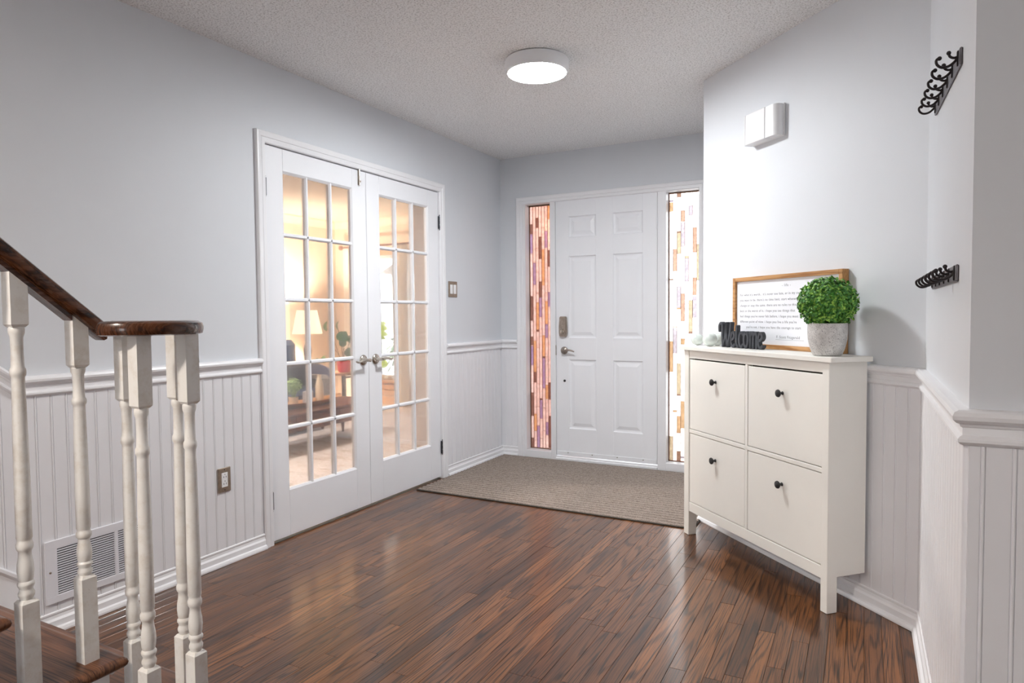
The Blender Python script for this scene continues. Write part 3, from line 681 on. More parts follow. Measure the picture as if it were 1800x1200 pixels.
def baluster(x, y, zb, zlb, zub, ztp, rot=0.0, slope_top=0.0):
    mb = MB(); h = s_/2; c = .004
    def block(za, zb_, capbot, captop, sl=0):
        ring = lambda hh, z, k: [(-hh, -hh, z+k*hh), (hh, -hh, z+k*hh), (hh, hh, z-k*hh), (-hh, hh, z-k*hh)]
        V = (ring(h*.72, za-.006, 0)+ring(h, za, 0) if capbot else ring(h, za, 0)) + (ring(h, zb_, sl)+ring(h*.72, zb_+.006, 0) if captop else ring(h, zb_, sl))
        n = len(V)//4; mb.add(V, [(3, 2, 1, 0), tuple(range(4*n-4, 4*n))]+[(k*4+i, k*4+(i+1) % 4, k*4+4+(i+1) % 4, k*4+4+i) for k in range(n-1) for i in range(4)])
    block(zb, zlb, False, True); block(zub, ztp, True, False, slope_top)
    L = zub-zlb
    pr = [(.0, .0115), (.012, .0118), (.024, .0150), (.034, .0155), (.044, .0128), (.052, .0128), (.062, .0158), (.070, .0160), (.078, .0130), (.09, .0145), (.115, .0158), (.14, .0150), (.165, .0125), (.185, .0118), (.192, .0145), (.20, .0158), (.212, .0158), (.222, .0135), (.230, .0135), (.234, .0148), (.40, .0150), (.60, .0140), (.80, .0122), (.812, .0122), (.82, .0146), (.83, .0150), (.84, .0146), (.848, .0122), (.90, .0113), (.955, .0118), (.968, .0146), (.985, .0152), (.992, .0125), (1.0, .0115)]
    mb.lathe([(r_, zlb+t_*L) for t_, r_ in pr], (0, 0, 0), 18)
    mb.V = [(a, b, z-LZ) for a, b, z in mb.V]
    return mb.build('baluster', 'aged_paint', rl, (x-LX, y-LY, 0), smooth=True)
for (x, y) in ((1.2585, -3.9465), (1.2895, -3.8505), (1.0965, -3.8795), (1.1865, -3.8065)):
    baluster(x, y, .19, .381, .978, 1.134)
baluster(1.0925, -3.9865, .38, .576, 1.067, ztop(-3.9865)-.045, slope_top=.86)
baluster(1.0925, -4.108, .38, .566, 1.161, ztop(-4.108)-.045, slope_top=.86)
baluster(1.0925, -4.2215, .57, .766, 1.257, ztop(-4.2215)-.045, slope_top=.86)
baluster(1.0925, -4.343, .57, .756, 1.351, ztop(-4.343)-.045, slope_top=.86)

# ------------------------------------------------------------------ wall fittings
# floor-level return air vent
v_ = thing('air_vent', 'white louvred return air grille low on the beadboard', 'vent', (.0098, -3.33, .109))
vy0, vy1, vz0, vz1 = -.205, .202, 0, .238
colsv = ((-.163, -.062), (-.048, .053), (.067, .163))
fr = MB()
fr.box((0, vy0, vz0), (.007, vy1, .029), .002); fr.box((0, vy0, .206), (.007, vy1, vz1), .002)
edges = [vy0]+[e for c in colsv for e in c]+[vy1]
for a, b in zip(edges[0::2], edges[1::2]): fr.box((0, a, .027), (.0069, b, .208), .001)
fr.build('frame', 'vent_white', v_)
MB().box((0, vy0+.01, .01), (.0006, vy1-.01, .23)).build('backing', 'dark_gap', v_)
for c in colsv:
    mb = MB()
    for k in range(20):
        z = .033+k*.00895; mb.add([(.001, c[0], z+.0012), (.001, c[1], z+.0012), (.0062, c[1], z), (.0062, c[0], z), (.001, c[0], z+.0042), (.001, c[1], z+.0042), (.0062, c[1], z+.0034), (.0062, c[0], z+.0034)], [(0, 1, 2, 3), (7, 6, 5, 4), (0, 3, 7, 4), (1, 5, 6, 2), (3, 2, 6, 7), (0, 4, 5, 1)])
    tag(mb.build('louvers', 'vent_white', v_), kind='stuff')
for y in (vy0+.016, vy1-.016): MB().lathe([(.001, .0095), (.004, .009), (.0045, .0069)][::-1], (0, y, .12), 10, 'x').build('screw', 'nickel', v_)
# outlet
o_ = thing('wall_outlet', 'white duplex outlet in a bronze plate on the beadboard', 'outlet', (.0098, -2.752, .405))
MB().box((0, -.036, -.058), (.006, .036, .058), .003).build('cover_plate', 'bronze_plate', o_)
rc = MB().box((.004, -.0168, -.034), (.0085, .0168, .034), .0015).build('receptacle', 'plastic_white', o_)
for zc in (-.018, .014):
    for yy in (-.0065, .0065): MB().box((.0083, yy-.0012, zc-.004), (.0088, yy+.0012, zc+.004)).build('slot', 'knob_black', rc)
    MB().lathe([(.0022, .0083), (.0022, .0088)], (0, 0, zc+.0125), 10, 'x').build('ground_hole', 'knob_black', rc)
for z in (-.048, .048): MB().lathe([(.0028, .0055), (.0025, .0068)], (0, 0, z), 10, 'x').build('screw', 'knob_black', o_)
# switch
o_ = thing('light_switch', 'double rocker light switch in a bronze plate right of the double doors', 'switch', (0.0004, -.741, 1.362))
MB().box((0, -.058, -.058), (.006, .058, .058), .003).build('cover_plate', 'bronze_plate', o_)
for yy in (-.0225, .0225): MB().box((.004, yy-.0168, -.034), (.009, yy+.0168, .034), .002).build('rocker', 'plastic_white', o_)
# door chime on the angled wall: local x along wall (to the right), local y out of the wall
RZ = math.atan2(U.y, U.x)+0.0
def dloc(u, v=0, z=0): p = P5+U*u+NV*v; return (p.x, p.y, z)
RD = math.atan2(-U.y, -U.x)      # local +x = leftwards along wall, local +y = out
ch = thing('door_chime', 'white plastic door chime box high on the angled wall', 'door chime', dloc(.555, .0006, 1.985), RD)
MB().box((-.108, 0, 0), (.118, .008, .150), .003).build('back_plate', 'plastic_white', ch)
pr = [(-.100, .008), (-.106, .020), (-.104, .036), (-.094, .048), (-.080, .053), (-.032, .053), (-.032, .008)]
MB().prism(pr, (0, 0, .004), (1, 0, 0), (0, 1, 0), (0, 0, .142)).build('side_cover', 'plastic_white', ch, smooth=True)
MB().box((-.0305, .008, .002), (.112, .056, .148), .003).build('front_cover', 'plastic_white', ch)
MB().box((.1135, .008, .002), (.120, .056, .148), .002).build('end_cover', 'plastic_white', ch)

# coat hook racks
def hook_rack(z, label, tilt=0.0):
    r_ = thing('coat_hook_rack', label, 'coat hooks', (XR-.0006, -2.66, z), 0, 'dark iron coat hook racks on the narrow wall')
    r_.rotation_euler = (tilt, 0, 0)
    MB().box((-.006, -.315, -.020), (0, .315, .020), .002).build('mounting_plate', 'plate_iron', r_)
    hm = MB()
    hm.tube(catmull([(-.005, 0, .006), (-.012, 0, -.004), (-.024, 0, -.013), (-.038, 0, -.014), (-.048, 0, -.006), (-.050, 0, .004), (-.045, 0, .009)], 4), .0032, 8); hm.ball((-.0435, 0, .008), .0052, seg=10, rings=6)
    hm.tube(catmull([(-.005, 0, .006), (-.014, 0, .004), (-.022, 0, .008), (-.025, 0, .015)], 4), .003, 8); hm.ball((-.025, 0, .017), .0052, seg=10, rings=6)
    hm.box((-.009, -.007, -.017), (-.005, .007, .019), .002)
    me = None
    for k in range(6):
        y = -.285+k*.114
        if me is None: me = hm.build('hook', 'black_iron', r_, (0, y, 0), smooth=True).data
        else: link('hook', me, r_, (0, y, 0))
hook_rack(1.788, 'dark iron coat hook rack higher on the narrow right wall', .068)
hook_rack(1.262, 'dark iron coat hook rack lower on the narrow right wall, above the chair rail')

# ------------------------------------------------------------------ shoe cabinet (local x = leftwards along wall, y = out of the wall)
UC = .669; CT = .999
cb = thing('shoe_cabinet', 'narrow white shoe cabinet with four flip doors and black knobs', 'cabinet', dloc(UC, 0, 0), RD)
lx = lambda u: UC-u
def cbox(u0, u1, v0, v1, z0, z1, name, mat='cabinet_white', bev=.0015, parent=None): return MB().box((lx(u1), v0, z0), (lx(u0), v1, z1), bev).build(name, mat, parent or cb)
cbox(.130, 1.208, .034, .234, CT-.020, CT, 'top', bev=.002)
for a, b in ((.158, .202), (1.145, 1.182)): cbox(a, b, .170, .218, .0005, CT-.020, 'leg', bev=.002)
cbox(.160, .176, .034, .172, .140, CT-.020, 'side_panel'); cbox(1.164, 1.180, .034, .172, .140, CT-.020, 'side_panel')
cbox(.176, 1.164, .034, .040, .15, CT-.02, 'back_panel')
cbox(.202, 1.145, .182, .214, .937, CT-.020, 'top_rail'); cbox(.202, 1.145, .186, .214, .128, .178, 'bottom_rail')
cbox(.202, 1.145, .186, .214, .5455, .5645, 'middle_rail'); cbox(.666, .684, .186, .214, .178, .937, 'centre_stile')
cbox(.176, 1.164, .040, .186, .150, .162, 'bottom_panel')
cbox(.19, 1.155, .176, .182, .165, .955, 'inner_void', 'dark_gap', 0)
for (u0, u1) in ((.2045, .6635), (.6865, 1.1425)):
    for (z0, z1) in ((.181, .5425), (.5675, .930)):
        dr = cbox(u0, u1, .190, .2125, z0, z1, 'flip_door', bev=.002)
        kz = z1-.098; ku = (u0+u1)/2
        MB().lathe([(.001, .031), (.010, .030), (.0155, .026), (.0165, .022), (.013, .018), (.006, .014), (.005, .004), (.0075, .002), (.008, 0)][::-1], (lx(ku), .2125, kz), 18, 'y').build('knob', 'knob_black', dr, smooth=True)

# things on the cabinet
fo = thing('framed_print', 'oak framed print of typewritten text on the shoe cabinet', 'framed print', dloc(.6855, .037, CT+.0005), RD)
FW, FH, FD = .3645, .348, .034
for a, b in (((-FW, -FD, 0), (-FW+.020, 0, FH)), ((FW-.020, -FD, 0), (FW, 0, FH))): MB().box(a, b, .001).build('frame_side', 'frame_oak', fo)
for a, b in (((-FW+.020, -FD, 0), (FW-.020, 0, .020)), ((-FW+.020, -FD, FH-.020), (FW-.020, 0, FH))): MB().box(a, b, .001).build('frame_side', 'frame_oak', fo)
pp = MB().box((-FW+.018, -.016, .018), (FW-.018, -.012, FH-.018)).build('paper', 'paper', fo)
def text_mesh(body, size, name, mat, extrude=0.0002, align='LEFT', space=1.0):
    cu = bpy.data.curves.new('txt', 'FONT'); cu.body = body; cu.size = size; cu.extrude = extrude; cu.align_x = align; cu.resolution_u = 2; cu.space_character = space
    ob = bpy.data.objects.new('txt', cu); COL.objects.link(ob); dg = bpy.context.evaluated_depsgraph_get(); me = bpy.data.meshes.new_from_object(ob.evaluated_get(dg)); bpy.data.objects.remove(ob); me.materials.clear(); me.materials.append(MATS[mat]); me.name = name; return me
lines = ["For what it's worth... it's never too late, or in my case", "you want to be. there's no time limit. start whenever", "change or stay the same. there are no rules to this thing.", "best or the worst of it. i hope you see things that", "feel things you've never felt before. i hope you meet", "different point of view. i hope you live a life you're", "you're not, i hope you have the courage to start"]
def txt_on_paper(body, x_left, z, size, space=1.16, center=False):
    o = link('lettering', text_mesh(body, size, 'lettering', 'ink', .0001, 'CENTER' if center else 'LEFT', space), pp, (-x_left if False else x_left, -.0117, z), (PI/2, 0, PI))
for i, L in enumerate(lines):
    txt_on_paper(L, .318-(0.05 if i == 6 else 0.0), .255-i*.0265, .0165)
txt_on_paper('- life -', -.02, .292, .017, 1.3, True)
txt_on_paper('F. Scott Fitzgerald', .045, .052, .018, 1.15)
MB().box((-.135, -.0119, .045), (.050, -.0117, .0458)).build('underline', 'ink', pp)

# cut-out Welcome sign made of joined letters
ws = thing('welcome_sign', 'dark slate cut-out Welcome lettering standing on the shoe cabinet', 'sign', dloc(.4945, .118, CT+.0005), RD)
HW = .0125
def stroke(pts, wd=.0064, th=.020):
    P = [Vector((p[0], p[1])) for p in pts]; P3 = catmull([(p.x, p.y, 0) for p in P], 5) if len(P) > 2 else [Vector((p.x, p.y, 0)) for p in P]; mb = MB()
    outl = []; n = len(P3); Lf = []; Rt = []
    for i in range(n):
        tg = (P3[min(i+1, n-1)]-P3[max(i-1, 0)]).normalized(); nn = Vector((-tg.y, tg.x, 0)); Lf.append(P3[i]+nn*wd); Rt.append(P3[i]-nn*wd)
    for i in range(n-1):
        q = [Lf[i], Lf[i+1], Rt[i+1], Rt[i]]; mb.prism([(p.x, p.y) for p in q], (0, -th, 0), (-1, 0, 0), (0, 0, 1), (0, th, 0))
    for c in (P3[0], P3[-1]): mb.prism([(c.x+wd*math.cos(PI*k/6), c.y+wd*math.sin(PI*k/6)) for k in range(12)], (0, -th, 0), (-1, 0, 0), (0, 0, 1), (0, th, 0))
    return mb
xh = .082
def letter(strokes, x):
    mb = MB()
    for s0 in strokes: b = stroke([(px+x, pz) for px, pz in s0]); mb.add(b.V, b.F)
    mb.build('letter', 'slate_sign', ws)
E_ = [[(.006, .040), (.022, .046), (.030, .060), (.022, .076), (.010, .070), (.004, .045), (.006, .022), (.018, .0066), (.032, .016)]]
letter([[(-.014, .082), (-.014, .108), (.0, .121), (.010, .110), (.010, .06), (.014, .0064)], [(.014, .0064), (.036, .06), (.044, .120)], [(.044, .120), (.044, .06), (.050, .0064)], [(.050, .0064), (.070, .06), (.080, .121)]], -.157)
letter(E_, -.078)
letter([[(.006, .106), (.004, .05), (.006, .020), (.018, .0064)]], -.036)
letter([[(.032, .066), (.022, .077), (.008, .066), (.004, .042), (.010, .016), (.022, .0066), (.032, .018)]], -.014)
letter([[(.018, .077), (.004, .062), (.003, .028), (.016, .0066), (.030, .026), (.031, .060), (.018, .077)]], .025)
letter([[(.004, .078), (.005, .04), (.004, .0066)], [(.006, .060), (.016, .077), (.026, .066), (.026, .0066)], [(.028, .060), (.040, .077), (.050, .066), (.050, .0066)]], .071)
letter(E_, .130)

# grey ceramic balls
for k, (u, v, r_, lab) in enumerate(((.137, .125, .034, 'small pale glazed ball at the left end of the shoe cabinet'), (.2615, .130, .0385, 'pale glazed ball in front, nearest the dark lettering'), (.218, .055, .034, 'pale glazed ball half hidden behind the front ball'))):
    b_ = MB().ball((0, 0, r_*.94), r_, 1, 1, .94, 28, 18); o = b_.build('ceramic_ball', 'pearl_ceramic', None, dloc(u, v, CT+.0004), smooth=True); tag(o, lab, 'ornament', 'pale ceramic balls on the shoe cabinet')

# boxwood ball plant
pb = thing('potted_boxwood', 'clipped green boxwood ball in a speckled concrete pot', 'plant', dloc(1.0976, .152, CT+.0005), 0)
MB().lathe([(.001, 0), (.048, 0), (.054, .004), (.064, .030), (.0715, .065), (.073, .095), (.0725, .128), (.0665, .128), (.064, .112), (.001, .112)], (0, 0, 0), 40).build('pot', 'speckled_concrete', pb, smooth=True)
mb = MB(); c = Vector((0, 0, .208)); R0 = .108
random.seed(11)
for k in range(2600):
    zz = random.uniform(-1, 1); a = random.uniform(0, 2*PI); rr = math.sqrt(1-zz*zz); dn = Vector((rr*math.cos(a), rr*math.sin(a), zz))
    p = c+Vector((dn.x, dn.y, dn.z*.93))*(R0*random.uniform(.84, 1.045))
    if p.z < .118: continue
    nrm = (dn+Vector((random.uniform(-.8, .8), random.uniform(-.8, .8), random.uniform(-.5, .9)))).normalized()
    tx = nrm.orthogonal().normalized(); tx = (Matrix.Rotation(random.uniform(0, 2*PI), 3, nrm) @ tx); ty = nrm.cross(tx); L = random.uniform(.0065, .0105); wd = L*.66
    mb.add([p-ty*L*.7, p+tx*wd-nrm*.001, p+tx*wd*.7+ty*L*.6, p+ty*L+nrm*.001, p-tx*wd*.7+ty*L*.6, p-tx*wd-nrm*.001, p+nrm*.0012], [(0, 1, 6), (1, 2, 6), (2, 3, 6), (3, 4, 6), (4, 5, 6), (5, 0, 6)])
mb.ball(c, R0*.85, 1, 1, .9, 16, 10)
tag(mb.build('foliage', 'boxwood', pb, fix=False), kind='stuff')

#__LIVING__
# ------------------------------------------------------------------ living room behind the double doors
LXW, LYW = -3.75, 2.10
w = MB(); w.box((LXW-.12, -4.1, 0), (LXW, -3.4, H)); w.box((LXW-.12, -1.2, 0), (LXW, LYW+.12, H)); w.box((LXW-.12, -3.4, 0), (LXW, -1.2, .5)); w.box((LXW-.12, -3.4, 2.05), (LXW, -1.2, H)); tag(w.build('wall_living_left', 'beige_wall'), 'warm beige living room wall behind the table lamp', 'wall', kind='structure')  # window opening here is added, unseen, to brighten the room
WX0, WX1, WZ0, WZ1 = -3.14, -1.30, .34, 1.97
w = MB(); w.box((LXW, LYW, 0), (WX0, LYW+.12, H)); w.box((WX1, LYW, 0), (-.13, LYW+.12, H)); w.box((WX0, LYW, 0), (WX1, LYW+.12, WZ0)); w.box((WX0, LYW, WZ1), (WX1, LYW+.12, H))
tag(w.build('wall_living_back', 'beige_wall'), 'warm beige living room wall around the picture window', 'wall', kind='structure')
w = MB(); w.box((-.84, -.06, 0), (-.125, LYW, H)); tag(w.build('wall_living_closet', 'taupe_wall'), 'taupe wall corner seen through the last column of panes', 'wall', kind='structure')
w = MB(); w.box((LXW-.12, -4.22, 0), (-.12, -4.1, H)); tag(w.build('wall_living_rear', 'beige_wall'), 'beige rear wall of the living room', 'wall', kind='structure')
w = MB(); w.box((LXW-.12, -4.22, H), (-.121, LYW+.12, H+.12)); tag(w.build('ceiling_living', 'ceiling_warm'), 'stippled cream ceiling of the living room', 'ceiling', kind='structure')
w = MB(); w.box((LXW-.12, -4.22, -.06), (-.121, LYW+.12, 0)); tag(w.build('floor_living', 'faded_carpet'), 'faded pink and cream carpeted floor of the living room', 'floor', kind='structure')
CR = [(0, H-.10), (.012, H-.10), (.018, H-.085), (.05, H-.04), (.07, H-.02), (.075, H-.0005), (0, H-.0005)]
runs([(LXW, -4.1), (LXW, LYW), (-.84, LYW)], CR, -1, [('trim_11', 'cream crown moulding over the lamp wall', 'crown moulding'), ('trim_12', 'cream crown moulding over the picture window', 'crown moulding')], 'beige_wall')
LB = [(0, .10), (.010, .10), (.014, .085), (.014, 0.001), (0, 0.001)]
runs([(LXW, -4.1), (LXW, LYW), (-.84, LYW)], LB, -1, [('baseboard_living_left', 'cream baseboard along the lamp wall', 'baseboard'), ('baseboard_living_back', 'cream baseboard under the picture window', 'baseboard')], 'peach_wood')
# picture window
wn = thing('window_3', 'bright picture window behind the living room curtains', 'window', kind='structure')
for mb in mitred([(WX0, WZ0), (WX0, WZ1), (WX1, WZ1), (WX1, WZ0), (WX0, WZ0)], [(0, 0), (0, .012), (.02, .016), (.06, .018), (.064, 0)], 1, lambda a, b, h: (a, LYW-h, b)): mb.build('casing', 'peach_wood', wn)
MB().box((WX0-.09, LYW-.10, WZ0-.035), (WX1+.09, LYW-.0, WZ0-.005), .004).build('sill_board', 'peach_wood', wn)
for k, z in enumerate((.12, .20)): MB().box((WX0-.05, LYW-.022, z), (WX1+.05, LYW-.001, z+.068), .004).build('apron_board', 'peach_wood', wn)
npan = 3; pw = (WX1-WX0)/npan
for k in range(npan+1):
    x = WX0+k*pw; MB().box((x-.022, LYW+.03, WZ0), (x+.022, LYW+.08, WZ1), .003).build('sash_stile', 'trim_white', wn)
for z in (WZ0+.0, WZ1-.045): MB().box((WX0, LYW+.032, z), (WX1, LYW+.078, z+.045), .003).build('sash_rail', 'trim_white', wn)
pme = None
for k in range(npan):
    c_ = (WX0+pw*(k+.5), LYW+.055, (WZ0+WZ1)/2)
    if pme is None: pme = MB().box((-pw/2+.02, -.002, -(WZ1-WZ0)/2+.04), (pw/2-.02, .002, (WZ1-WZ0)/2-.04)).build('pane', 'clear_glass', wn, c_).data
    else: link('pane', pme, wn, c_)
flush_light((-1.9, -1.7, H), 'added round fill light on the living room ceiling, out of view', 'living_fill_diffuser')  # unseen fitting added to lift the living room's brightness
# two added windows, out of view, put in to let daylight into the rooms
wn = thing('added_window_4', 'added side window out of view, brightening the living room', 'window', kind='structure')
for y in (-3.4, -2.32, -1.24): MB().box((LXW-.08, y, .5), (LXW-.03, y+.04, 2.05), .003).build('sash_stile', 'trim_white', wn)
for z in (.5, 2.01): MB().box((LXW-.079, -3.4, z), (LXW-.031, -1.2, z+.04), .003).build('sash_rail', 'trim_white', wn)
for y in (-3.36, -2.28): MB().box((LXW-.057, y, .54), (LXW-.053, y+1.04, 2.01)).build('pane', 'clear_glass', wn)
wn = thing('added_window_5', 'added glazed opening letting daylight into the unseen end of the hall', 'window', kind='structure')
for x in (2.4, 3.22): MB().box((x, -8.59, 0), (x+.08, -8.55, 2.1), .003).build('stile', 'trim_white', wn)
for z in (0.001, 2.0): MB().box((2.48, -8.59, z), (3.22, -8.55, z+.1), .003).build('rail', 'trim_white', wn)
MB().box((2.48, -8.572, .1), (3.22, -8.568, 2.0)).build('pane', 'clear_glass', wn)
# curtains and rod
cr_ = thing('curtain_rod', 'dark wooden curtain rod with round finials above the window', 'curtain rod', (-2.2, LYW-.13, 2.085))
MB().tube([(-1.30, 0, 0), (1.2, 0, 0)], .013, 12).build('rod', 'table_wood', cr_, smooth=True)
for x in (-1.33, 1.23): MB().ball((x, 0, 0), .034).build('finial', 'table_wood', cr_, smooth=True)
for x in (-1.2, 1.1): MB().box((x-.01, -.01, -.02), (x+.01, .128, .012), .003).build('bracket', 'table_wood', cr_)
def curtain(x0, x1, label, flare=.04):
    n = 60; V = []; zs = (2.0715, 1.6, 1.1, .6, .03)
    for s_y in (0, .004):
        for j, z in enumerate(zs):
            for i in range(n+1):
                u = i/n; X = x0+(x1-x0)*u; wv = .022*math.sin(u*PI*11)+.008*math.sin(u*PI*25+1); e = flare*(j/(len(zs)-1))**2
                V.append((X+(u-.5)*e, LYW-.13+wv*(.7+.3*j/4)+s_y, z))
    m = n+1; k0 = len(zs)*m; Fs = []
    for side in (0, 1):
        for j in range(len(zs)-1):
            for i in range(n):
                q = (side*k0+j*m+i, side*k0+j*m+i+1, side*k0+(j+1)*m+i+1, side*k0+(j+1)*m+i); Fs.append(q if side else q[::-1])
    tag(MB().add(V, Fs).build('curtain', 'curtain', None, smooth=True, fix=False), label, 'curtain', 'living room curtains')
curtain(-3.50, -3.24, 'cream curtain gathered beside the red potted plant'); curtain(-2.62, -2.44, 'cream curtain gathered in the middle of the bright window')

# coffee table
ct = thing('coffee_table', 'dark wooden coffee table with carved drawer front and tapered legs', 'coffee table', (-1.80, -.52, .0005))
MB().box((-.245, -.85, .325), (.250, .86, .350), .005).build('table_top', 'table_wood', ct)
ap = MB(); ap.box((-.215, -.80, .185), (.205, .80, .325), .002); ap.build('apron', 'table_wood', ct)
for k in range(3):
    y = -.53+k*.53; dr = MB().box((.205, y-.235, .20), (.213, y+.235, .315), .003).build('drawer', 'table_wood', ct)
    mb = MB()
    for s in (-1, 1): mb.tube(catmull([(.217, y, .255), (.220, y+s*.04, .268), (.220, y+s*.075, .252), (.218, y+s*.10, .262)], 4), .006, 6)
    mb.ball((.219, y, .258), .012); mb.build('drawer_carving', 'tray_wood', dr, smooth=True)
for (x, y) in ((-.195, -.78), (-.195, .78), (.185, -.78), (.185, .78)):
    MB().lathe([(.010, 0.0), (.015, .05), (.022, .19), (.024, .20)], (x, y, 0), 12).build('leg', 'table_wood', ct, smooth=True)
TZ = .351
tr = thing('dough_bowl_tray', 'long shallow carved wooden tray on the coffee table', 'tray', (-1.86, -.34, TZ))
V = []; n = 28; rings = [(.62, 0.0, 1), (1.0, .042, 1), (1.03, .045, 1), (.97, .044, 1), (.60, .012, 1)]
for f_, z, _ in rings:
    for k in range(n):
        a = 2*PI*k/n; ex = math.copysign(abs(math.cos(a))**.75, math.cos(a)); ey = math.copysign(abs(math.sin(a))**.85, math.sin(a))
        V.append((.105*f_*ex, .40*f_*ey, z+(.012*abs(ey)**3 if f_ > .9 else 0)))
Fs = [(j*n+k, j*n+(k+1) % n, (j+1)*n+(k+1) % n, (j+1)*n+k) for j in range(len(rings)-1) for k in range(n)]+[tuple(range(n-1, -1, -1)), tuple(range((len(rings)-1)*n, len(rings)*n))]
MB().add(V, Fs).build('tray_body', 'tray_wood', tr, smooth=True)
for s in (-1, 1): MB().tube(catmull([(-.035, s*.392, .052), (0, s*.425, .060), (.035, s*.392, .052)], 5), .007, 8).build('handle', 'tray_wood', tr, smooth=True)
TB = TZ+.0125
def leafy(mb, c, R, n, L0, seed):
    random.seed(seed)
    for k in range(n):
        dn = Vector((random.gauss(0, 1), random.gauss(0, 1), random.gauss(.35, .8))).normalized(); p = Vector(c)+Vector((dn.x*R[0], dn.y*R[0], dn.z*R[1]))*random.uniform(.35, 1)
        nrm = (dn+Vector((random.uniform(-.6, .6), random.uniform(-.6, .6), .6))).normalized(); tx = nrm.orthogonal().normalized(); tx = Matrix.Rotation(random.uniform(0, 6.28), 3, nrm) @ tx; ty = nrm.cross(tx); L = L0*random.uniform(.7, 1.2); wd = L*.4
        mb.add([p-ty*L, p+tx*wd, p+ty*L, p-tx*wd, p+nrm*L*.12], [(0, 1, 4), (1, 2, 4), (2, 3, 4), (3, 0, 4)])
pl = thing('potted_herb', 'bushy pale green plant in a tan pot on the wooden tray', 'plant', (-1.86, -.52, TB))
MB().lathe([(.001, 0), (.034, 0), (.044, .075), (.046, .085), (.040, .085), (.038, .070), (.001, .070)], (0, 0, 0), 20).build('pot', 'tan_pot', pl, smooth=True)
mb = MB(); leafy(mb, (0, 0, .17), (.085, .10), 260, .022, 3)
for k in range(7): a = k*.9; mb.tube([(0, 0, .07), (.03*math.cos(a), .03*math.sin(a), .13), (.055*math.cos(a), .055*math.sin(a), .2)], .002, 5)
tag(mb.build('foliage', 'leaf_pale', pl, fix=False), kind='stuff')
sg = thing('quote_block', 'small white block with handwritten lines leaning on the tray', 'sign', (-1.87, -.335, TB+.002), .15)
MB().box((-.014, -.062, 0), (.014, .062, .118), .003).build('block', 'paper', sg)
for i, (s_, sz) in enumerate((('Love', .030), ('starts', .022), ('at', .020), ('home', .022))):
    link('lettering', text_mesh(s_, sz, 'lettering', 'ink', .0003, 'CENTER'), sg, (.0145, 0, .086-i*.025), (PI/2, 0, PI/2))
tag(MB().lathe([(.001, 0), (.032, 0), (.037, .02), (.039, .10), (.034, .17), (.022, .215), (.017, .235), (.017, .25), (.020, .258), (.014, .258), (.012, .235), (.001, .23)], (0, 0, 0), 24).build('bottle_vase', 'cream_glaze', None, (-1.87, -.185, TB), smooth=True), 'tall cream bottle vase on the tray end', 'vase')

# navy armchair facing the coffee table, with cushion and throw
ac = thing('armchair', 'navy upholstered armchair beyond the coffee table', 'armchair', (-2.55, -.07, .0005))
MB().box((-.42, -.40, .10), (.30, .40, .30), .03).build('base', 'navy_fabric', ac)
MB().box((-.30, -.33, .30), (.31, .33, .44), .05).build('seat_cushion', 'navy_fabric', ac)
w = MB().box((-.44, -.42, .28), (-.22, .42, .80), .05); w.build('backrest', 'navy_fabric', ac)
MB().box((-.26, -.33, .42), (-.10, .40, .925), .055).build('back_cushion', 'navy_fabric', ac)
for s in (-1, 1): MB().box((-.42, s*.41-.06, .10), (.30, s*.41+.06, .56), .04).build('arm', 'grey_fabric', ac)
for (x, y) in ((-.38, -.36), (-.38, .36), (.25, -.36), (.25, .36)): MB().lathe([(.014, 0), (.022, .10)], (x, y, 0), 10).build('leg', 'table_wood', ac)
def pillow(name, label, mat, loc, sz, rot, group=None):
    V = []; n = 10
    for s in (1, -1):
        for i in range(n+1):
            for j in range(n+1):
                a, b = 2*i/n-1, 2*j/n-1; t_ = max(0, (1-a**4)*(1-b**4))**.5; V.append((a*sz[0]*(1-.06*(1-abs(b))), s*t_*sz[1], b*sz[2]*(1-.06*(1-abs(a)))))
    m = n+1; Fs = []
    for s in (0, 1):
        for i in range(n):
            for j in range(n): q = (s*m*m+i*m+j, s*m*m+(i+1)*m+j, s*m*m+(i+1)*m+j+1, s*m*m+i*m+j+1); Fs.append(q if s == 0 else q[::-1])
    o = MB().add(V, Fs).build(name, mat, None, loc, rot, smooth=True); return tag(o, label, 'cushion')
pillow('cushion', 'dark charcoal cushion on the navy armchair', 'charcoal_fabric', (-2.45, .10, .575), (.15, .05, .125), (.25, 0, .9))
# side table and lamp in the corner
lt = thing('lamp_table', 'round dark side table under the glowing lamp', 'side table', (-3.42, 1.22, 0.0005))
MB().lathe([(.001, .53), (.20, .53), (.208, .54), (.20, .552), (.001, .552)], (0, 0, 0), 28).build('table_top', 'table_wood', lt, smooth=True)
MB().lathe([(.022, .03), (.018, .25), (.03, .5), (.05, .53)], (0, 0, 0), 14).build('pedestal', 'table_wood', lt, smooth=True)
MB().lathe([(.001, 0), (.15, 0), (.15, .015), (.03, .04), (.001, .04)], (0, 0, 0), 24).build('foot', 'table_wood', lt, smooth=True)
lm = thing('table_lamp', 'glowing white cone shade lamp on a dark vase base', 'lamp', (-3.42, 1.22, .553))
MB().lathe([(.001, 0), (.055, 0), (.062, .012), (.048, .03), (.040, .08), (.048, .16), (.052, .20), (.040, .26), (.022, .30), (.030, .325), (.012, .33), (.010, .43), (.001, .43)], (0, 0, 0), 22).build('base', 'charcoal_fabric', lm, smooth=True)
sh = MB(); V = []; n = 40; rr = [(.182, .405), (.122, .695), (.119, .695), (.179, .405)]
for r_, z in rr: V += [(r_*math.cos(2*PI*k/n), r_*math.sin(2*PI*k/n), z) for k in range(n)]
sh.add(V, [(j*n+k, j*n+(k+1) % n, ((j+1) % 4)*n+(k+1) % n, ((j+1) % 4)*n+k) for j in range(4) for k in range(n)]).build('lamp_shade', 'lit_shade', lm, smooth=True)
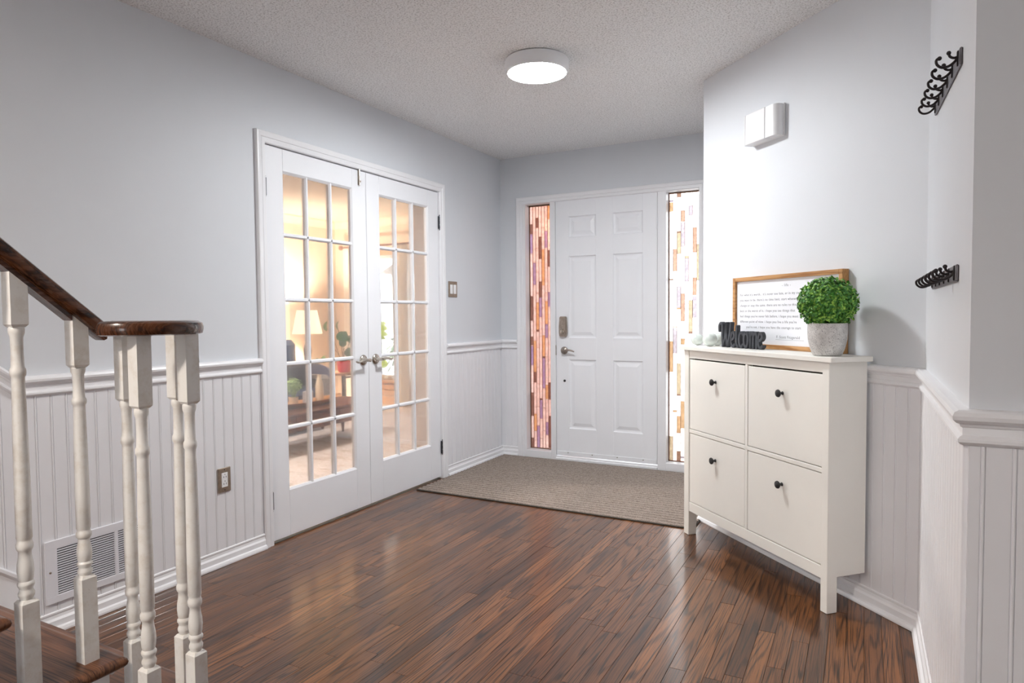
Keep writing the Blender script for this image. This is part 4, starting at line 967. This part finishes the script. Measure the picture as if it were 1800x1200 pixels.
MB().ball((0, 0, .52), .03).build('bulb', 'lantern_glow', lm, smooth=True)
pd = bpy.data.lights.new('lamp_bulb', 'POINT'); pd.energy = TABLE_LAMP_W; pd.color = (1.0, .83, .65); pd.shadow_soft_size = .05
po = bpy.data.objects.new('lamp_bulb', pd); COL.objects.link(po); po.parent = lm; po.location = (0, 0, .60)

# small tub chair
tc = thing('tub_chair', 'blue grey rounded tub chair on thin black legs', 'chair', (-2.82, .74, .0005), -.5)
V = []; n = 20
for r_, zt in ((.20, 1), (.17, 0)):
    for z in (0, 1):
        for k in range(n+1):
            a = math.radians(60+240*k/n); top = .36+.27*math.sin(math.radians(180*k/n))**.6
            V.append((r_*math.cos(a), r_*math.sin(a), .32 if z == 0 else top))
m = n+1; g = lambda s, z, k: (s*2+z)*m+k; Fs = []
for k in range(n): Fs += [(g(0, 0, k), g(0, 0, k+1), g(0, 1, k+1), g(0, 1, k)), (g(1, 0, k+1), g(1, 0, k), g(1, 1, k), g(1, 1, k+1)), (g(0, 1, k), g(0, 1, k+1), g(1, 1, k+1), g(1, 1, k)), (g(0, 0, k+1), g(0, 0, k), g(1, 0, k), g(1, 0, k+1))]
for k in (0, n): Fs.append((g(0, 0, k), g(0, 1, k), g(1, 1, k), g(1, 0, k)))
MB().add(V, Fs).build('backrest', 'blue_grey_fabric', tc, smooth=True)
MB().lathe([(.001, .31), (.19, .31), (.198, .34), (.18, .385), (.001, .39)], (0, 0, 0), 24).build('seat', 'blue_grey_fabric', tc, smooth=True)
for a in (.6, 2.2, 3.8, 5.4): MB().tube([(.11*math.cos(a), .11*math.sin(a), .315), (.19*math.cos(a), .19*math.sin(a), 0.002)], .007, 8).build('leg', 'black_iron', tc, smooth=True)
# plant stand with red pot
ps = thing('plant_table', 'light wood plant table with black metal legs by the window', 'side table', (-2.88, 1.26, .0005))
MB().box((-.19, -.19, .47), (.19, .19, .498), .004).build('table_top', 'stool_wood', ps)
MB().box((-.17, -.17, .16), (.17, .17, .176), .003).build('shelf', 'stool_wood', ps)
for x in (-.175, .175):
    for y in (-.175, .175): MB().box((x-.011, y-.011, 0), (x+.011, y+.011, .47), .002).build('leg', 'black_iron', ps)
for x in (-.175, .175): MB().box((x-.009, -.164, .44), (x+.009, .164, .46), .002).build('rail', 'black_iron', ps)
rp = thing('potted_pothos', 'trailing green houseplant in a bright red pot', 'plant', (-2.86, 1.25, .499))
MB().lathe([(.001, 0), (.062, 0), (.070, .008), (.082, .07), (.085, .128), (.087, .132), (.079, .132), (.076, .11), (.001, .11)], (0, 0, 0), 28).build('pot', 'red_glaze', rp, smooth=True)
MB().lathe([(.001, .111), (.074, .111), (.074, .116), (.001, .118)], (0, 0, 0), 20).build('soil', 'soil', rp)
def leaf_mesh(L, notch=0):
    n = 14; out = []
    for k in range(n+1):
        a = PI*k/n; r_ = L*(.52+.16*math.cos(a)) if True else 0
        x = math.sin(a)*L*.42*(1.0+.25*math.cos(a)); y = -math.cos(a)*L*.5+(.10*L if k == 0 else 0)
        if notch and k in (4, 7, 10): x *= .45
        out.append((x, y))
    V = [(0, out[0][1], 0)]; Fs = []
    R_ = [(x, y, .22*x-.5*y*y/L) for x, y in out]; L_ = [(-x, y, .22*x-.5*y*y/L) for x, y in out]; C_ = [(0, y, -.5*y*y/L) for x, y in out]
    V = R_+C_+L_; m = n+1
    for k in range(n): Fs += [(k, k+1, m+k+1, m+k), (m+k, m+k+1, 2*m+k+1, 2*m+k)]
    Vb = [(x, y, z-.0012) for x, y, z in V]; q = len(V)
    return V+Vb, Fs+[tuple(i+q for i in f[::-1]) for f in Fs]
lat = Vector((.883, .468, 0)); fw = Vector((-.468, .883, 0))
for k, (dx, z, sz, tl, spin) in enumerate(((-.20, .555, .12, 1.0, .4), (-.075, .56, .11, 1.0, -.5), (-.03, .435, .12, .3, 2.6), (.02, .43, .13, .25, 3.0), (-.01, .36, .11, .3, 3.5), (.085, .40, .10, .2, 3.6), (.05, .24, .11, .3, 2.9), (.075, .20, .08, .4, 2.2), (-.26, .15, .10, 1.1, 1.3), (-.34, .13, .08, 1.2, 1.7), (.13, .30, .09, .5, 3.8), (-.12, .30, .08, .6, 1.9))):
    Vv, Ff = leaf_mesh(sz); p = lat*dx+fw*random.uniform(-.05, .05)+Vector((0, 0, z))
    o = MB().add(Vv, Ff).build('leaf', 'leaf_green', rp, p, (tl-.0+PI/2*0 + (PI/2-tl)*.9, .2*math.sin(k), spin*.25-.5), smooth=True, fix=False)
    MB().tube(catmull([(dx*.15*lat.x, dx*.15*lat.y, .115), (p.x*.55, p.y*.55, .115+(z-.115)*.6), tuple(p)], 5), .003, 6).build('stem', 'stem_brown', rp, smooth=True)
# plant on the window sill with one lime leaf
wp_ = thing('sill_plant', 'young plant with lime green leaf on a stake at the window', 'plant', (-2.93, 2.045, WZ0-.0045))
MB().lathe([(.001, 0), (.030, 0), (.040, .05), (.042, .06), (.036, .06), (.001, .05)], (0, 0, 0), 20).build('pot', 'cream_glaze', wp_, smooth=True)
MB().tube([(0, 0, .05), (.004, 0, .5), (-.004, 0, 1.25)], .0055, 8).build('stake', 'plate_iron', wp_, smooth=True)
Vv, Ff = leaf_mesh(.24, 1); MB().add(Vv, Ff).build('leaf', 'leaf_lime', wp_, (.03, -.03, .645), (PI/2, .15, .2), smooth=True, fix=False)
Vv, Ff = leaf_mesh(.13, 0); MB().add(Vv, Ff).build('leaf', 'leaf_lime', wp_, (.05, -.03, .22), (PI/2, -.6, .3), smooth=True, fix=False)
MB().tube(catmull([(0, 0, .06), (.012, -.01, .4), (.02, -.02, .6)], 4), .003, 6).build('stem', 'leaf_green', wp_, smooth=True)
tag(MB().lathe([(.001, 0), (.03, 0), (.035, .015), (.02, .03), (.028, .045), (.012, .06), (.001, .062)], (0, 0, 0), 16).build('sill_ornament', 'tan_pot', None, (-2.80, 2.045, WZ0-.0045), smooth=True), 'small tan ornament on the living room window sill', 'ornament')

# ------------------------------------------------------------------ outdoors
w = MB(); w.box((-.119, .161, -.3), (-.04, 2.22, 3.0)); tag(w.build('wall_exterior', 'exterior_brick'), 'rose brick outside wall seen through the leaded sidelight', 'wall', kind='structure')
w = MB(); w.box((-.04, .161, -.12), (4.0, 2.0, -.02)); tag(w.build('porch_floor', 'porch_stone'), 'pale stone porch floor outside the front door', 'porch', kind='structure')
w = MB(); w.box((-30, 2.0, -.34), (30, 40, -.30)); tag(w.build('ground', 'pale_drive'), 'pale driveway in front of the house', 'ground', kind='structure')
pl_ = thing('porch_lantern', 'glowing amber porch lantern on the brick outside wall', 'lantern', (-.04, 1.12, 1.98))
MB().box((0, -.04, -.02), (.012, .04, .16), .004).build('back_plate', 'black_iron', pl_)
MB().tube(catmull([(.01, 0, .12), (.05, 0, .15), (.08, 0, .13)], 4), .008, 8).build('bracket', 'black_iron', pl_, smooth=True)
MB().lathe([(.001, -.02), (.035, -.015), (.048, .02), (.042, .08), (.001, .09)], (.08, 0, 0), 16).build('glass_globe', 'lantern_glow', pl_, smooth=True)
MB().lathe([(.055, .085), (.03, .12), (.001, .135)], (.08, 0, 0), 16).build('cap', 'black_iron', pl_, smooth=True)
ld = bpy.data.lights.new('lantern_bulb', 'POINT'); ld.energy = 14; ld.color = (1.0, .62, .22); ld.shadow_soft_size = .05
lo_ = bpy.data.objects.new('lantern_bulb', ld); COL.objects.link(lo_); lo_.parent = pl_; lo_.location = (.16, 0, .03)
random.seed(5)
def bare_tree(loc, label, hgt):
    t_ = thing('bare_tree', label, 'tree', loc); mb = MB(); br_ = MB()
    mb.tube([(0, 0, 0), (.05, .03, hgt*.35), (0, .05, hgt*.6), (.06, 0, hgt)], [.13, .1, .07, .02], 10); mb.build('trunk', 'bark', t_, smooth=True)
    for k in range(26):
        z = hgt*random.uniform(.2, .9); a = random.uniform(0, 6.28); L = random.uniform(.7, 1.7); p = Vector((.02, .03, z)); d_ = Vector((math.cos(a), math.sin(a), random.uniform(.3, .9))); pts = [p]
        for q in range(4): d_ = (d_+Vector((random.uniform(-.4, .4), random.uniform(-.4, .4), .1))).normalized(); pts.append(pts[-1]+d_*L/4)
        br_.tube(pts, [.028, .02, .014, .01, .005], 5)
        for q in range(3):
            b0 = pts[q+1]; e = (d_+Vector((random.uniform(-1, 1), random.uniform(-1, 1), .3))).normalized(); br_.tube([b0, b0+e*L*.2, b0+e*L*.38+Vector((0, 0, .05))], [.009, .006, .003], 4)
    tag(br_.build('branches', 'bark', t_, smooth=True), kind='stuff')
bare_tree((-6.6, 8.0, -.3), 'bare branched tree outside the picture window', 4.2)
sb = thing('garden_shrub', 'green shrub outside below the picture window', 'shrub', (-5.2, 6.2, -.3)); mb = MB(); leafy(mb, (0, 0, .65), (.8, .7), 900, .10, 9); tag(mb.build('foliage', 'shrub_green', sb, fix=False), kind='stuff'); MB().tube([(0, 0, 0), (0, 0, .6)], .05, 8).build('stem', 'bark', sb)
hs = thing('neighbour_house', 'pale house across the road outside', 'house', (-10.5, 17, -.3))
MB().box((-4, 0, 0), (4, 6, 3.2)).build('wall', 'house_stone', hs)
MB().prism([(-4.4, 0), (4.4, 0), (0, 2.2)], (0, -.3, 3.2), (1, 0, 0), (0, 0, 1), (0, 6.6, 0)).build('roof', 'bark', hs)
for x in (-2.2, .2, 2.4): f_ = MB().box((x-.55, -.04, .9), (x+.55, 0, 2.2), .01).build('window', 'trim_white', hs); MB().box((x-.47, -.06, .98), (x+.47, -.03, 2.12)).build('pane', 'blue_grey_fabric', f_)
